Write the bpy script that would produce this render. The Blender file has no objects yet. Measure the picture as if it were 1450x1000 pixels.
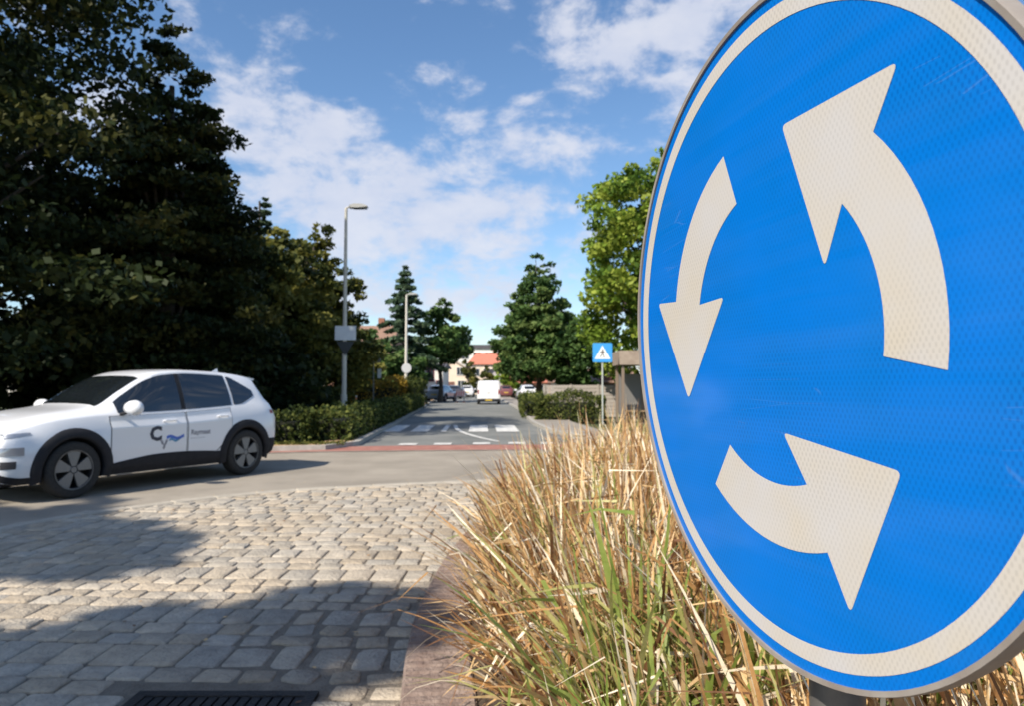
import bpy, bmesh, math, random
import numpy as np
from mathutils import Vector, Matrix
random.seed(7)
R = math.radians
scn = bpy.context.scene
col = scn.collection

# ------------------------------------------------------------------ camera
EYE = 1.4
cam_d = bpy.data.cameras.new('camera')
cam = bpy.data.objects.new('camera', cam_d); col.objects.link(cam)
cam.location = (0, 0, EYE)
cam.rotation_euler = (R(90 + 2.75), 0, 0)
cam_d.sensor_width = 36.0; cam_d.lens = 36.0 * 1000 / 1450
cam_d.clip_start = 0.05; cam_d.clip_end = 2500
cam_d.dof.use_dof = True; cam_d.dof.focus_distance = 0.78; cam_d.dof.aperture_fstop = 11.0
scn.camera = cam

# ------------------------------------------------------------------ sun + sky
SUN_EL = R(43); SUN = Vector((-.62 * math.cos(SUN_EL), -.785 * math.cos(SUN_EL), math.sin(SUN_EL))).normalized()
sd = bpy.data.lights.new('sun', 'SUN'); sd.energy = 4.6; sd.angle = R(.55); sd.color = (1, .92, .80)
so = bpy.data.objects.new('sun', sd); col.objects.link(so)
so.rotation_euler = SUN.to_track_quat('Z', 'Y').to_euler()
scn.view_settings.view_transform = 'Standard'; scn.view_settings.look = 'None'
scn.view_settings.exposure = 0.62; scn.view_settings.gamma = 1.0
scn.cycles.max_bounces = 6; scn.cycles.transparent_max_bounces = 6

w = bpy.data.worlds.new('World'); scn.world = w; w.use_nodes = True
nt = w.node_tree; N = nt.nodes; L = nt.links
for n in list(N): N.remove(n)
def nd(t, **k):
    n = N.new(t)
    for a, b in k.items(): setattr(n, a, b)
    return n
def mth(op, a, b=None, c=None, clamp=False):
    n = N.new('ShaderNodeMath'); n.operation = op; n.use_clamp = clamp
    for i, v in enumerate((a, b, c)):
        if v is None: continue
        if isinstance(v, (int, float)): n.inputs[i].default_value = v
        else: L.new(v, n.inputs[i])
    return n.outputs[0]
sky = nd('ShaderNodeTexSky', sky_type='NISHITA'); sky.sun_disc = False
sky.sun_elevation = SUN_EL; sky.sun_rotation = R(218.3); sky.air_density = 1.0; sky.dust_density = .6; sky.ozone_density = 2.5
tc = nd('ShaderNodeTexCoord'); sep = nd('ShaderNodeSeparateXYZ'); L.new(tc.outputs['Generated'], sep.inputs[0])
az = mth('ARCTAN2', sep.outputs[0], sep.outputs[1])
el = mth('ARCSINE', sep.outputs[2])
# cloud deck: wispy noise stretched along the deck, on a plane high above
dz = mth('ADD', mth('MAXIMUM', sep.outputs[2], 0.0), .16)
px_ = mth('DIVIDE', sep.outputs[0], dz); py_ = mth('DIVIDE', sep.outputs[1], dz)
cmb = nd('ShaderNodeCombineXYZ'); L.new(px_, cmb.inputs[0]); L.new(py_, cmb.inputs[1])
cmb2 = nd('ShaderNodeCombineXYZ'); L.new(az, cmb2.inputs[0]); L.new(mth('MULTIPLY', el, 1.7), cmb2.inputs[1])
n1 = nd('ShaderNodeTexNoise'); n1.inputs['Scale'].default_value = 7.5; n1.inputs['Detail'].default_value = 12; n1.inputs['Roughness'].default_value = .60; n1.inputs['Distortion'].default_value = .25
mp = nd('ShaderNodeMapping'); mp.inputs['Location'].default_value = (3.1, 1.7, .4); L.new(cmb2.outputs[0], mp.inputs[0]); L.new(mp.outputs[0], n1.inputs['Vector'])
n2 = nd('ShaderNodeTexNoise'); n2.inputs['Scale'].default_value = 13; n2.inputs['Detail'].default_value = 6; n2.inputs['Roughness'].default_value = .6
L.new(mp.outputs[0], n2.inputs['Vector'])
def gau(px, py, sx, sy, a):      # a bank of cloud seen towards azimuth / elevation
    a0 = math.atan((px - 725) / 1000); e0 = math.atan((548 - py) / 1000 * math.cos(a0))
    u = mth('DIVIDE', mth('SUBTRACT', az, a0), sx); v = mth('DIVIDE', mth('SUBTRACT', el, e0), sy)
    s = mth('ADD', mth('MULTIPLY', u, u), mth('MULTIPLY', v, v))
    return mth('MULTIPLY', mth('EXPONENT', mth('MULTIPLY', s, -1)), a)
tot = mth('MULTIPLY', mth('SUBTRACT', n1.outputs['Fac'], .5), 3.3)
tot = mth('ADD', tot, mth('MULTIPLY', mth('SUBTRACT', n2.outputs['Fac'], .5), 1.5))
for g in [(900, 50, .15, .06, .50), (1000, 20, .10, .06, .35), (760, 230, .14, .05, .46), (640, 260, .16, .05, .36), (420, 170, .16, .07, .32), (430, 270, .14, .07, .42), (560, 330, .28, .06, .36),
          (520, 180, .05, .025, .2), (655, 160, .035, .02, .25), (745, 142, .035, .02, .25), (730, 195, .03, .025, .2), (350, 10, .10, .025, .34), (660, 430, .5, .06, .34), (640, 95, .10, .02, .18),
          (560, 45, .14, .05, -.42), (620, 190, .08, .04, -.26), (880, 135, .14, .025, -.28), (800, 320, .07, .03, -.22), (480, 110, .08, .03, -.1), (150, 150, .3, .15, .2)]:
    tot = mth('ADD', tot, gau(*g))
mr = nd('ShaderNodeMapRange', interpolation_type='SMOOTHERSTEP'); mr.inputs['From Min'].default_value = -.05; mr.inputs['From Max'].default_value = .85; L.new(tot, mr.inputs['Value'])
fac = mth('MULTIPLY', mr.outputs[0], .86)
cr = nd('ShaderNodeMix', data_type='RGBA'); L.new(n2.outputs['Fac'], cr.inputs['Factor']); cr.inputs['A'].default_value = (.44, .50, .66, 1); cr.inputs['B'].default_value = (.72, .72, .76, 1)
hs = nd('ShaderNodeHueSaturation'); hs.inputs['Saturation'].default_value = 1.12; hs.inputs['Value'].default_value = 1.0; L.new(sky.outputs[0], hs.inputs['Color'])
b1 = nd('ShaderNodeBackground'); b1.inputs['Strength'].default_value = .112; L.new(hs.outputs[0], b1.inputs['Color'])
b2 = nd('ShaderNodeBackground'); b2.inputs['Strength'].default_value = .80; L.new(cr.outputs['Result'], b2.inputs['Color'])
mx = nd('ShaderNodeMixShader'); L.new(fac, mx.inputs[0]); L.new(b1.outputs[0], mx.inputs[1]); L.new(b2.outputs[0], mx.inputs[2])
wo = nd('ShaderNodeOutputWorld'); L.new(mx.outputs[0], wo.inputs[0])

# ------------------------------------------------------------------ helpers
def X(px, Y): return (px - 725) / 1000.0 * Y
def Z(py, Y): return EYE + Y * math.tan(math.atan((500 - py) / 1000.0) + R(2.75))

MATS = {}
def mat(name, c, rough=.7, metal=0., c2=None, scale=6., bump=0., bscale=None, trans=0., coat=0., spec=.5, detail=5, emit=None, stretch=None):
    if name in MATS: return MATS[name]
    m = bpy.data.materials.new(name); m.use_nodes = True; t = m.node_tree; b = t.nodes['Principled BSDF']
    b.inputs['Base Color'].default_value = (*c, 1); b.inputs['Roughness'].default_value = rough; b.inputs['Metallic'].default_value = metal
    b.inputs['Coat Weight'].default_value = coat; b.inputs['Coat Roughness'].default_value = .06; b.inputs['Specular IOR Level'].default_value = spec
    if c2 is not None or bump:
        co = t.nodes.new('ShaderNodeTexCoord'); ns = t.nodes.new('ShaderNodeTexNoise'); ns.inputs['Scale'].default_value = scale; ns.inputs['Detail'].default_value = detail; ns.inputs['Roughness'].default_value = .65
        v = co.outputs['Object']
        if stretch:
            mm = t.nodes.new('ShaderNodeMapping'); mm.inputs['Scale'].default_value = stretch; t.links.new(v, mm.inputs[0]); v = mm.outputs[0]
        t.links.new(v, ns.inputs['Vector'])
        if c2 is not None:
            rp = t.nodes.new('ShaderNodeValToRGB'); rp.color_ramp.elements[0].position = .35; rp.color_ramp.elements[1].position = .65
            rp.color_ramp.elements[0].color = (*c, 1); rp.color_ramp.elements[1].color = (*c2, 1)
            t.links.new(ns.outputs['Fac'], rp.inputs[0]); t.links.new(rp.outputs[0], b.inputs['Base Color'])
        if bump:
            nb = t.nodes.new('ShaderNodeTexNoise'); nb.inputs['Scale'].default_value = bscale or scale * 4; nb.inputs['Detail'].default_value = 6; t.links.new(v, nb.inputs['Vector'])
            bp = t.nodes.new('ShaderNodeBump'); bp.inputs['Strength'].default_value = bump; bp.inputs['Distance'].default_value = .02
            t.links.new(nb.outputs['Fac'], bp.inputs['Height']); t.links.new(bp.outputs[0], b.inputs['Normal'])
    if trans:
        tr = t.nodes.new('ShaderNodeBsdfTranslucent'); mi = t.nodes.new('ShaderNodeMixShader'); mi.inputs[0].default_value = trans
        src = b.inputs['Base Color'].links[0].from_socket if b.inputs['Base Color'].links else None
        if src: t.links.new(src, tr.inputs[0])
        else: tr.inputs[0].default_value = (*c, 1)
        o = t.nodes['Material Output']; t.links.new(b.outputs[0], mi.inputs[1]); t.links.new(tr.outputs[0], mi.inputs[2]); t.links.new(mi.outputs[0], o.inputs[0])
    if emit:
        b.inputs['Emission Color'].default_value = (*c, 1); b.inputs['Emission Strength'].default_value = emit
    MATS[name] = m; return m

def ob(name, verts, faces, mats, parent=None, mi=None, smooth=False):
    me = bpy.data.meshes.new(name)
    me.from_pydata([tuple(v) for v in verts] if not isinstance(verts, np.ndarray) else verts.tolist(), [], faces if not isinstance(faces, np.ndarray) else faces.tolist())
    if not isinstance(mats, (list, tuple)): mats = [mats]
    for m in mats: me.materials.append(m)
    if mi is not None: me.polygons.foreach_set('material_index', np.asarray(mi, dtype=np.int32))
    if smooth: me.polygons.foreach_set('use_smooth', np.ones(len(me.polygons), dtype=bool))
    me.update()
    o = bpy.data.objects.new(name, me); col.objects.link(o)
    if parent: o.parent = parent
    return o
def tag(o, label, cat, group=None, kind=None):
    o['label'] = label; o['category'] = cat
    if group: o['group'] = group
    if kind: o['kind'] = kind
    return o
def empty(name, loc, rz=0, label=None, cat=None, group=None):
    o = bpy.data.objects.new(name, None); col.objects.link(o); o.location = loc; o.rotation_euler = (0, 0, rz); o.empty_display_size = .2
    if label: tag(o, label, cat, group)
    return o
def struct(o): o['kind'] = 'structure'; return o
def copy_tree(o, parent=None):
    c = o.copy(); col.objects.link(c); c.parent = parent
    for ch in list(o.children): copy_tree(ch, c)
    return c

class MB:
    def __init__(s): s.v = []; s.f = []; s.m = []
    def add(s, v, f, mi=0):
        k = len(s.v); s.v += [tuple(q) for q in v]; s.f += [tuple(i + k for i in q) for q in f]; s.m += [mi] * len(f); return s
    def box(s, x0, x1, y0, y1, z0, z1, mi=0):
        v = [(x, y, z) for z in (z0, z1) for x, y in ((x0, y0), (x1, y0), (x1, y1), (x0, y1))]
        return s.add(v, [(3, 2, 1, 0), (4, 5, 6, 7), (0, 1, 5, 4), (1, 2, 6, 5), (2, 3, 7, 6), (3, 0, 4, 7)], mi)
    def tube(s, pts, rad, n=10, mi=0, cap=True):
        pts = [Vector(p) for p in pts]
        if not hasattr(rad, '__len__'): rad = [rad] * len(pts)
        v = []; f = []
        for i, p in enumerate(pts):
            d = (pts[min(i + 1, len(pts) - 1)] - pts[max(i - 1, 0)]).normalized()
            a = d.cross(Vector((0, 0, 1))) if abs(d.z) < .9 else d.cross(Vector((0, 1, 0)))
            a.normalize(); b = d.cross(a)
            for k in range(n):
                t = 2 * math.pi * k / n; v.append(p + (a * math.cos(t) + b * math.sin(t)) * rad[i])
        for i in range(len(pts) - 1):
            for k in range(n):
                f.append((i * n + k, i * n + (k + 1) % n, (i + 1) * n + (k + 1) % n, (i + 1) * n + k))
        if cap: f.append(tuple(range(n))[::-1]); f.append(tuple((len(pts) - 1) * n + k for k in range(n)))
        return s.add(v, f, mi)
    def lathe(s, prof, c=(0, 0, 0), axis='z', n=24, mi=0):   # prof: (radius, height) closed by user
        v = []; f = []
        for (r, h) in prof:
            for k in range(n):
                t = 2 * math.pi * k / n; a, b = r * math.cos(t), r * math.sin(t)
                p = (a, b, h) if axis == 'z' else ((a, h, b) if axis == 'y' else (h, a, b))
                v.append((p[0] + c[0], p[1] + c[1], p[2] + c[2]))
        for i in range(len(prof) - 1):
            for k in range(n):
                f.append((i * n + k, i * n + (k + 1) % n, (i + 1) * n + (k + 1) % n, (i + 1) * n + k))
        return s.add(v, f, mi)
    def prism(s, poly, h0, h1, fn, mi=0):   # polygon (a,b) extruded between h0 and h1; fn maps (a,b,h)->xyz
        n = len(poly); v = [fn(a, b, h0) for a, b in poly] + [fn(a, b, h1) for a, b in poly]
        f = [tuple(range(n))[::-1], tuple(range(n, 2 * n))] + [(i, (i + 1) % n, n + (i + 1) % n, n + i) for i in range(n)]
        return s.add(v, f, mi)
    def build(s, name, mats, parent=None, smooth=False): return ob(name, s.v, s.f, mats, parent, s.m, smooth)

def smoothpoly(o, ang=35):
    for p in o.data.polygons: p.use_smooth = True
    try: o.data.set_sharp_from_angle(angle=R(ang))
    except Exception: pass
    return o
def catmull(pts, n=8, closed=True):
    out = []; m = len(pts)
    for i in range(m if closed else m - 1):
        p = [Vector((*pts[(i + k) % m], 0)) if closed else Vector((*pts[min(max(i + k, 0), m - 1)], 0)) for k in (-1, 0, 1, 2)]
        for j in range(n):
            t = j / n
            q = .5 * ((2 * p[1]) + (-p[0] + p[2]) * t + (2 * p[0] - 5 * p[1] + 4 * p[2] - p[3]) * t * t + (-p[0] + 3 * p[1] - 3 * p[2] + p[3]) * t ** 3)
            out.append((q.x, q.y))
    return out
def sheet(name, poly, z, m):
    return struct(ob(name, [(x, y, z) for x, y in poly], [tuple(range(len(poly)))], m))
def inpoly(p, poly):
    x, y = p; c = False; j = len(poly) - 1
    for i in range(len(poly)):
        xi, yi = poly[i]; xj, yj = poly[j]
        if (yi > y) != (yj > y) and x < (xj - xi) * (y - yi) / (yj - yi) + xi: c = not c
        j = i
    return c
def offset_poly(poly, d):
    n = len(poly); out = []
    for i in range(n):
        a = Vector(poly[i - 1]); b = Vector(poly[(i + 1) % n]); t = (b - a).normalized(); out.append((poly[i][0] - t.y * d, poly[i][1] + t.x * d))
    return out

# ------------------------------------------------------------------ ground and roads
m_grassg = mat('lawn', (.035, .060, .016), .95, c2=(.075, .085, .028), scale=1.3, bump=.6, bscale=30)
m_asph = mat('asphalt_ring', (.235, .205, .165), .9, c2=(.33, .29, .235), scale=.7, detail=9, bump=.35, bscale=160)
m_asph2 = mat('asphalt_street', (.125, .132, .125), .88, c2=(.205, .205, .19), scale=.6, detail=9, bump=.3, bscale=120)
m_red = mat('red_lane', (.26, .10, .075), .85, c2=(.36, .17, .13), scale=3, detail=9)
m_white = mat('road_paint', (.42, .41, .39), .8, c2=(.74, .73, .69), scale=6, detail=9)
m_verge = mat('verge_soil', (.30, .19, .10), .95, c2=(.46, .31, .17), scale=5, bump=.5, bscale=40)
m_pave = mat('sidewalk_tiles', (.20, .18, .15), .9, c2=(.33, .29, .25), scale=2, detail=9)
m_conc = mat('kerb_concrete', (.30, .28, .25), .9, c2=(.42, .40, .36), scale=6, detail=9)
sheet('ground', [(-900, -900), (900, -900), (900, 1500), (-900, 1500)], -.06, m_grassg)

outer = catmull([(-5.2, 15.2), (-2, 16.0), (1.5, 16.6), (6, 17.4), (12, 17), (18, 14), (22, 6), (21, -3), (13, -10), (1, -12), (-7, -9), (-12, -2), (-12.5, 5), (-9.8, 11)], 8)
apron = catmull([(-4.85, 6.6), (-4.5, 7.6), (-3.05, 9.15), (-.3, 10.25), (4, 11.4), (8, 12), (12, 10.5), (15, 6), (14, 0), (9, -4), (2, -5.5), (-3, -4), (-5.2, 0), (-5.4, 4)], 8)
island = catmull([(-.45, 2.9), (-.52, 3.6), (-.54, 4.4), (-.46, 5.8), (-.2, 7.2), (.6, 8.6), (3, 9.6), (7, 9.9), (11, 8), (12.5, 5), (11.5, 1), (8, -2.4), (3, -3.4), (.9, -2.4), (.25, -.9), (-.02, .4), (-.2, 1.3), (-.36, 2.2)], 8)
sheet('roundabout_road', outer, 0.0, m_asph)
left_edge = [(-9.5, 15.0), (-6, 15.0), (-4.1, 15.6), (-3.62, 16.8), (-3.85, 20), (-4.3, 27), (-5.8, 46.7), (-7.0, 62), (-8.3, 82), (-13, 160)]
right_edge = [(6.5, 16.5), (3.2, 16.9), (2.0, 18.2), (1.15, 21.5), (.75, 26), (.35, 43), (-1.5, 82), (-5.2, 160)]
street = left_edge[2:] + right_edge[::-1]
sheet('street', street, 0.004, m_asph2)
# red lane round the far side of the ring
rin = [p for p in catmull([(-9.6, 10.6), (-7.3, 13.4), (-5.2, 14.9), (-2.3, 15.45), (1.4, 15.8), (6, 16.5), (12, 16.2)], 8, False)]
rout = [p for p in catmull([(-10.2, 11.3), (-7.6, 14.3), (-5.3, 16.0), (-2.3, 16.75), (1.4, 17.1), (6, 17.6), (12, 17.3)], 8, False)]
v = [(x, y, .010) for x, y in rin] + [(x, y, .010) for x, y in rout]; n = len(rin)
struct(ob('red_cycle_lane', v, [(i, i + 1, n + i + 1, n + i) for i in range(n - 1)], m_red))
rin2 = offset_poly(rin, 0); b = MB()
for i in range(2, n - 2):
    p, q = Vector(rin[i]), Vector(rin[i + 1]); t = (q - p).normalized(); nn = Vector((t.y, -t.x)) * .11
    b.add([(p.x, p.y, .011), (q.x, q.y, .011), (q.x + nn.x, q.y + nn.y, .011), (p.x + nn.x, p.y + nn.y, .011)], [(3, 2, 1, 0)])
struct(b.build('lane_edge_line', m_pave))
def mark(name, quads):
    b = MB()
    for q in quads: b.add([(x, y, .016) for x, y in q], [tuple(range(len(q)))])
    for i in range(len(b.f)):
        vs = [Vector(b.v[k]) for k in b.f[i]]; nz = sum((vs[j].x * vs[(j + 1) % len(vs)].y - vs[(j + 1) % len(vs)].x * vs[j].y) for j in range(len(vs)))
        if nz < 0: b.f[i] = b.f[i][::-1]
    return struct(b.build(name, m_white))
qs = []
for px0, px1, sk in ((512, 527, .0), (552, 574, .0), (588, 611, .0), (628, 635, .0), (665, 691, -.012), (702, 732, -.016)):
    ya, yb = 21.8, 25.4
    # stripes run along the street direction
    xa0, xa1 = X(px0, 23.4), X(px1, 23.4); s = -.045
    qs.append([(xa0 - s * 1.6, ya), (xa1 - s * 1.6, ya), (xa1 + s * 2.0, yb), (xa0 + s * 2.0, yb)])
mark('crosswalk_marking', qs)
cl = catmull([(X(645, 25.4), 25.4), (X(648, 23), 23), (X(660, 21), 21), (X(682, 19.2), 19.2), (X(709, 17.8), 17.8)], 6, False)
b = [];
for i in range(len(cl) - 1):
    p, q = Vector(cl[i]), Vector(cl[i + 1]); b.append([(p.x - .07, p.y), (p.x + .07, p.y), (q.x + .07, q.y), (q.x - .07, q.y)])
mark('lane_divider_line', b)
bb = []
for px in (566, 615, 670):
    Y = 17.05 if px < 600 else (17.15 if px < 650 else 17.3); x = X(px, Y); bb.append([(x, Y - .22), (x + .42, Y - .2), (x + .42, Y + .3), (x, Y + .28)])
for px in (720, 765): x = X(px, 17.4); bb.append([(x, 17.2), (x + .42, 17.2), (x + .42, 17.7), (x, 17.7)])
mark('yield_marking', bb)
mark('centre_line', [[(-2.4 - .04 * (y - 30) - .05, y), (-2.4 - .04 * (y - 30) + .05, y), (-2.4 - .04 * (y - 28) + .05, y + 2), (-2.4 - .04 * (y - 28) - .05, y + 2)] for y in range(70, 140, 6)])
def strip(name, line, w0, w1, z, m, thick=.0):
    a = [];
    n = len(line)
    for i in range(n):
        p = Vector(line[max(i - 1, 0)]); q = Vector(line[min(i + 1, n - 1)]); t = (q - p).normalized(); nn = Vector((-t.y, t.x)); a.append((Vector(line[i]) + nn * w0, Vector(line[i]) + nn * w1))
    v = []; f = []
    for p, q in a: v += [(p.x, p.y, -.055), (p.x, p.y, z), (q.x, q.y, z), (q.x, q.y, -.055)]
    for i in range(n - 1):
        k = 4 * i
        for j in range(3): f.append((k + j, k + 4 + j, k + 5 + j, k + 1 + j))
    f += [(0, 1, 2, 3), tuple(4 * (n - 1) + j for j in (3, 2, 1, 0))]
    return struct(ob(name, v, f, m))
strip('street_kerb', left_edge[1:], 0, .14, .11, m_conc)
strip('verge', left_edge[:], .142, .85, .09, m_verge)
strip('street_kerb', right_edge, 0, -.14, .11, m_conc)
strip('sidewalk', right_edge, -.142, -1.5, .10, m_pave)
strip('sidewalk', [(-4.3 - .9, 27), (-5.8 - .9, 46.7), (-7.9, 62), (-9.2, 82), (-13.9, 160)], 1.4, 3.2, .06, m_pave)

# ------------------------------------------------------------------ apron of setts
m_joint = mat('joint_soil', (.15, .125, .095), .95, c2=(.23, .195, .15), scale=8, bump=.8, bscale=60)
sheet('apron_base', apron, .024, m_joint)
ms = bpy.data.materials.new('sett_stone'); ms.use_nodes = True; t = ms.node_tree; bs = t.nodes['Principled BSDF']; bs.inputs['Roughness'].default_value = .82
at = t.nodes.new('ShaderNodeAttribute'); at.attribute_name = 'tint'
co = t.nodes.new('ShaderNodeTexCoord'); ns = t.nodes.new('ShaderNodeTexNoise'); ns.inputs['Scale'].default_value = 9; ns.inputs['Detail'].default_value = 8; ns.inputs['Roughness'].default_value = .7; t.links.new(co.outputs['Object'], ns.inputs['Vector'])
mxc = t.nodes.new('ShaderNodeMix'); mxc.data_type = 'RGBA'; mxc.blend_type = 'MULTIPLY'; mxc.inputs['Factor'].default_value = 1
rp = t.nodes.new('ShaderNodeValToRGB'); rp.color_ramp.elements[0].position = .3; rp.color_ramp.elements[0].color = (.66, .64, .62, 1); rp.color_ramp.elements[1].position = .7; rp.color_ramp.elements[1].color = (1.08, 1.06, 1.02, 1)
t.links.new(ns.outputs['Fac'], rp.inputs[0]); t.links.new(at.outputs['Color'], mxc.inputs['A']); t.links.new(rp.outputs[0], mxc.inputs['B']); t.links.new(mxc.outputs['Result'], bs.inputs['Base Color'])
nb = t.nodes.new('ShaderNodeTexNoise'); nb.inputs['Scale'].default_value = 45; nb.inputs['Detail'].default_value = 8; t.links.new(co.outputs['Object'], nb.inputs['Vector'])
bp = t.nodes.new('ShaderNodeBump'); bp.inputs['Strength'].default_value = .9; bp.inputs['Distance'].default_value = .02; t.links.new(nb.outputs['Fac'], bp.inputs['Height']); t.links.new(bp.outputs[0], bs.inputs['Normal'])

rng = np.random.default_rng(3)
kerb_out = offset_poly(island, -.0)
DR = (-1.66, -.86, 2.45, 3.22)     # drain cover
def setts():
    V = []; F = []; T = []
    apr = offset_poly(apron, .16)
    isl = offset_poly(island, -.02)
    y = -1.5; row = 0
    while y < 12.0:
        d = [.165, .165, .29, .165, .17, .28, .165, .16][row % 8]; row += 1
        x = -6.6 + rng.uniform(0, .3)
        while x < 9:
            wd = .205 * rng.uniform(.86, 1.16)
            cx, cy = x + wd / 2, y + d / 2
            # rows lie along gently bending lines
            yy = cy + .012 * (cx + 1.5) ** 2 - .05 * (cx + 1.5); xx = cx + .10 * (cy - 3)
            x += wd
            if xx > 1.2 and yy < 8.5 or xx > 3: continue
            if not inpoly((xx, yy), apr) or inpoly((xx, yy), isl): continue
            if DR[0] - .08 < xx < DR[1] + .06 and DR[2] - .1 < yy < DR[3] + .07: continue
            rough = max(0, min(1, 1 - abs(xx + .85) / .75)) * max(0, min(1, (5.2 - yy) / 1.2))
            g = .0055 + .009 * rough
            hx, hy = wd / 2 - g, d / 2 - g
            if rough > .25: hx *= rng.uniform(.82, 1.03); hy *= rng.uniform(.82, 1.03)
            n = 14; k = len(V); top = .036 + rng.normal(0, .0028) - .007 * rough * rng.uniform(0, 1)
            tx, ty = rng.normal(0, .018, 2) * (1 + rough)
            ex = rng.uniform(.12, .22) + .12 * rough; rot = rng.normal(0, .02 + .12 * rough)
            jit = rng.normal(0, .018 + .035 * rough, n)
            rings = ((1.0, .0, 0), (1.0, -.012, 1), (.965, -.004, 1), (.88, 0, 1))
            for s, dzz, on in rings:
                for i in range(n):
                    a = 2 * math.pi * (i + .5) / n; ca, sa = math.cos(a), math.sin(a)
                    u = math.copysign(abs(ca) ** ex, ca) * (1 + jit[i]) * hx * s; v_ = math.copysign(abs(sa) ** ex, sa) * (1 + jit[i]) * hy * s
                    uu = u * math.cos(rot) - v_ * math.sin(rot); vv = u * math.sin(rot) + v_ * math.cos(rot)
                    V.append((xx + uu, yy + vv, (top + dzz + uu * tx + vv * ty) if on else .0))
            V.append((xx, yy, top + .002)); c = k + n * 4
            for r_ in range(3):
                for i in range(n): F.append((k + r_ * n + i, k + r_ * n + (i + 1) % n, k + (r_ + 1) * n + (i + 1) % n, k + (r_ + 1) * n + i))
            for i in range(n): F.append((k + 3 * n + i, k + 3 * n + (i + 1) % n, c))
            br = rng.uniform(.82, 1.12) * (1 - .22 * rough); hue = rng.uniform(-.02, .02)
            T += [(.455 * br + hue, .400 * br, .325 * br - hue, 1)] * (4 * n + 1)
        y += d
    o = ob('paving', V, F, ms, smooth=True)
    a = o.data.color_attributes.new('tint', 'FLOAT_COLOR', 'POINT'); a.data.foreach_set('color', np.array(T, dtype=np.float32).ravel())
    return struct(o)
setts()
# kerb between apron and ring road: flat pale blocks
apr_in = offset_poly(apron, .15)
def ringstrip(name, a, b, z, m, step, gap=.006, z0=-.02, struct_=True):
    V = []; F = []; n = len(a)
    # resample both loops at block joints
    acc = 0; cur = 0
    pa = [Vector(p) for p in a]; pb = [Vector(p) for p in b]
    L_ = [0]
    for i in range(n): L_.append(L_[-1] + (pa[(i + 1) % n] - pa[i]).length)
    tot = L_[-1]; cnt = int(tot / step)
    def at(s):
        s %= tot; i = max(0, min(n - 1, int(np.searchsorted(L_, s, 'right')) - 1)); t = (s - L_[i]) / (L_[i + 1] - L_[i] + 1e-9)
        return pa[i].lerp(pa[(i + 1) % n], t), pb[i].lerp(pb[(i + 1) % n], t)
    for k in range(cnt):
        s0 = k * tot / cnt + gap; s1 = (k + 1) * tot / cnt - gap; p0, q0 = at(s0); p1, q1 = at(s1); kk = len(V); zz = z + random.uniform(-.003, .003); c = .012
        d0 = (q0 - p0).normalized() * c; d1 = (q1 - p1).normalized() * c; tt = (p1 - p0).normalized() * c
        V += [(p0.x, p0.y, z0), (p1.x, p1.y, z0), (q1.x, q1.y, z0), (q0.x, q0.y, z0), (p0.x, p0.y, zz - c), (p1.x, p1.y, zz - c), (q1.x, q1.y, zz - c), (q0.x, q0.y, zz - c)]
        for (p, d, s) in ((p0, d0, 1), (p1, d1, -1), (q1, -d1, -1), (q0, -d0, 1)): V.append((p.x + d.x + s * tt.x, p.y + d.y + s * tt.y, zz))
        F += [(kk + i, kk + (i + 1) % 4, kk + 4 + (i + 1) % 4, kk + 4 + i) for i in range(4)] + [(kk + 4 + i, kk + 4 + (i + 1) % 4, kk + 8 + (i + 1) % 4, kk + 8 + i) for i in range(4)] + [(kk + 8, kk + 9, kk + 10, kk + 11)]
    o = ob(name, V, F, m); bm = bmesh.new(); bm.from_mesh(o.data); bmesh.ops.recalc_face_normals(bm, faces=bm.faces); bm.to_mesh(o.data); bm.free()
    return struct(o)
ringstrip('apron_kerb', apron, apr_in, .05, mat('apron_kerb_stone', (.33, .295, .24), .9, c2=(.42, .375, .31), scale=7, bump=.3), .5, .004)
# island kerb in brown-pink brick, laid on edge across the kerb
isl_in = offset_poly(island, -.31) if False else offset_poly(island, .31)
area = sum(island[i][0] * island[(i + 1) % len(island)][1] - island[(i + 1) % len(island)][0] * island[i][1] for i in range(len(island)))
sgn = 1 if area > 0 else -1
isl_in = offset_poly(island, .31 * sgn)
m_brick = mat('kerb_brick', (.155, .105, .085), .9, c2=(.27, .205, .17), scale=9, bump=.8, bscale=50, detail=8)
ringstrip('island_kerb', island, isl_in, .13, m_brick, .075, .003)
m_soil = mat('bed_soil', (.05, .034, .022), .97, c2=(.10, .068, .042), scale=12, bump=.9)
# soil mound of the island
def mound(d): return .10 + .36 * (1 - math.exp(-max(d, 0) / .7))
loops = [offset_poly(island, (.30 + k) * sgn) for k in (0, .15, .35, .6, .9, 1.3, 1.9, 2.6)]
V = []; F = []; n = len(island)
for k, lp in zip((0, .15, .35, .6, .9, 1.3, 1.9, 2.6), loops): V += [(x, y, mound(k) + (random.uniform(-.02, .02) if k else 0)) for x, y in lp]
for r_ in range(len(loops) - 1):
    for i in range(n): F.append((r_ * n + i, r_ * n + (i + 1) % n, (r_ + 1) * n + (i + 1) % n, (r_ + 1) * n + i))
F.append(tuple((len(loops) - 1) * n + i for i in range(n)))
struct(ob('island_soil', V, F, m_soil, smooth=True))
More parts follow.
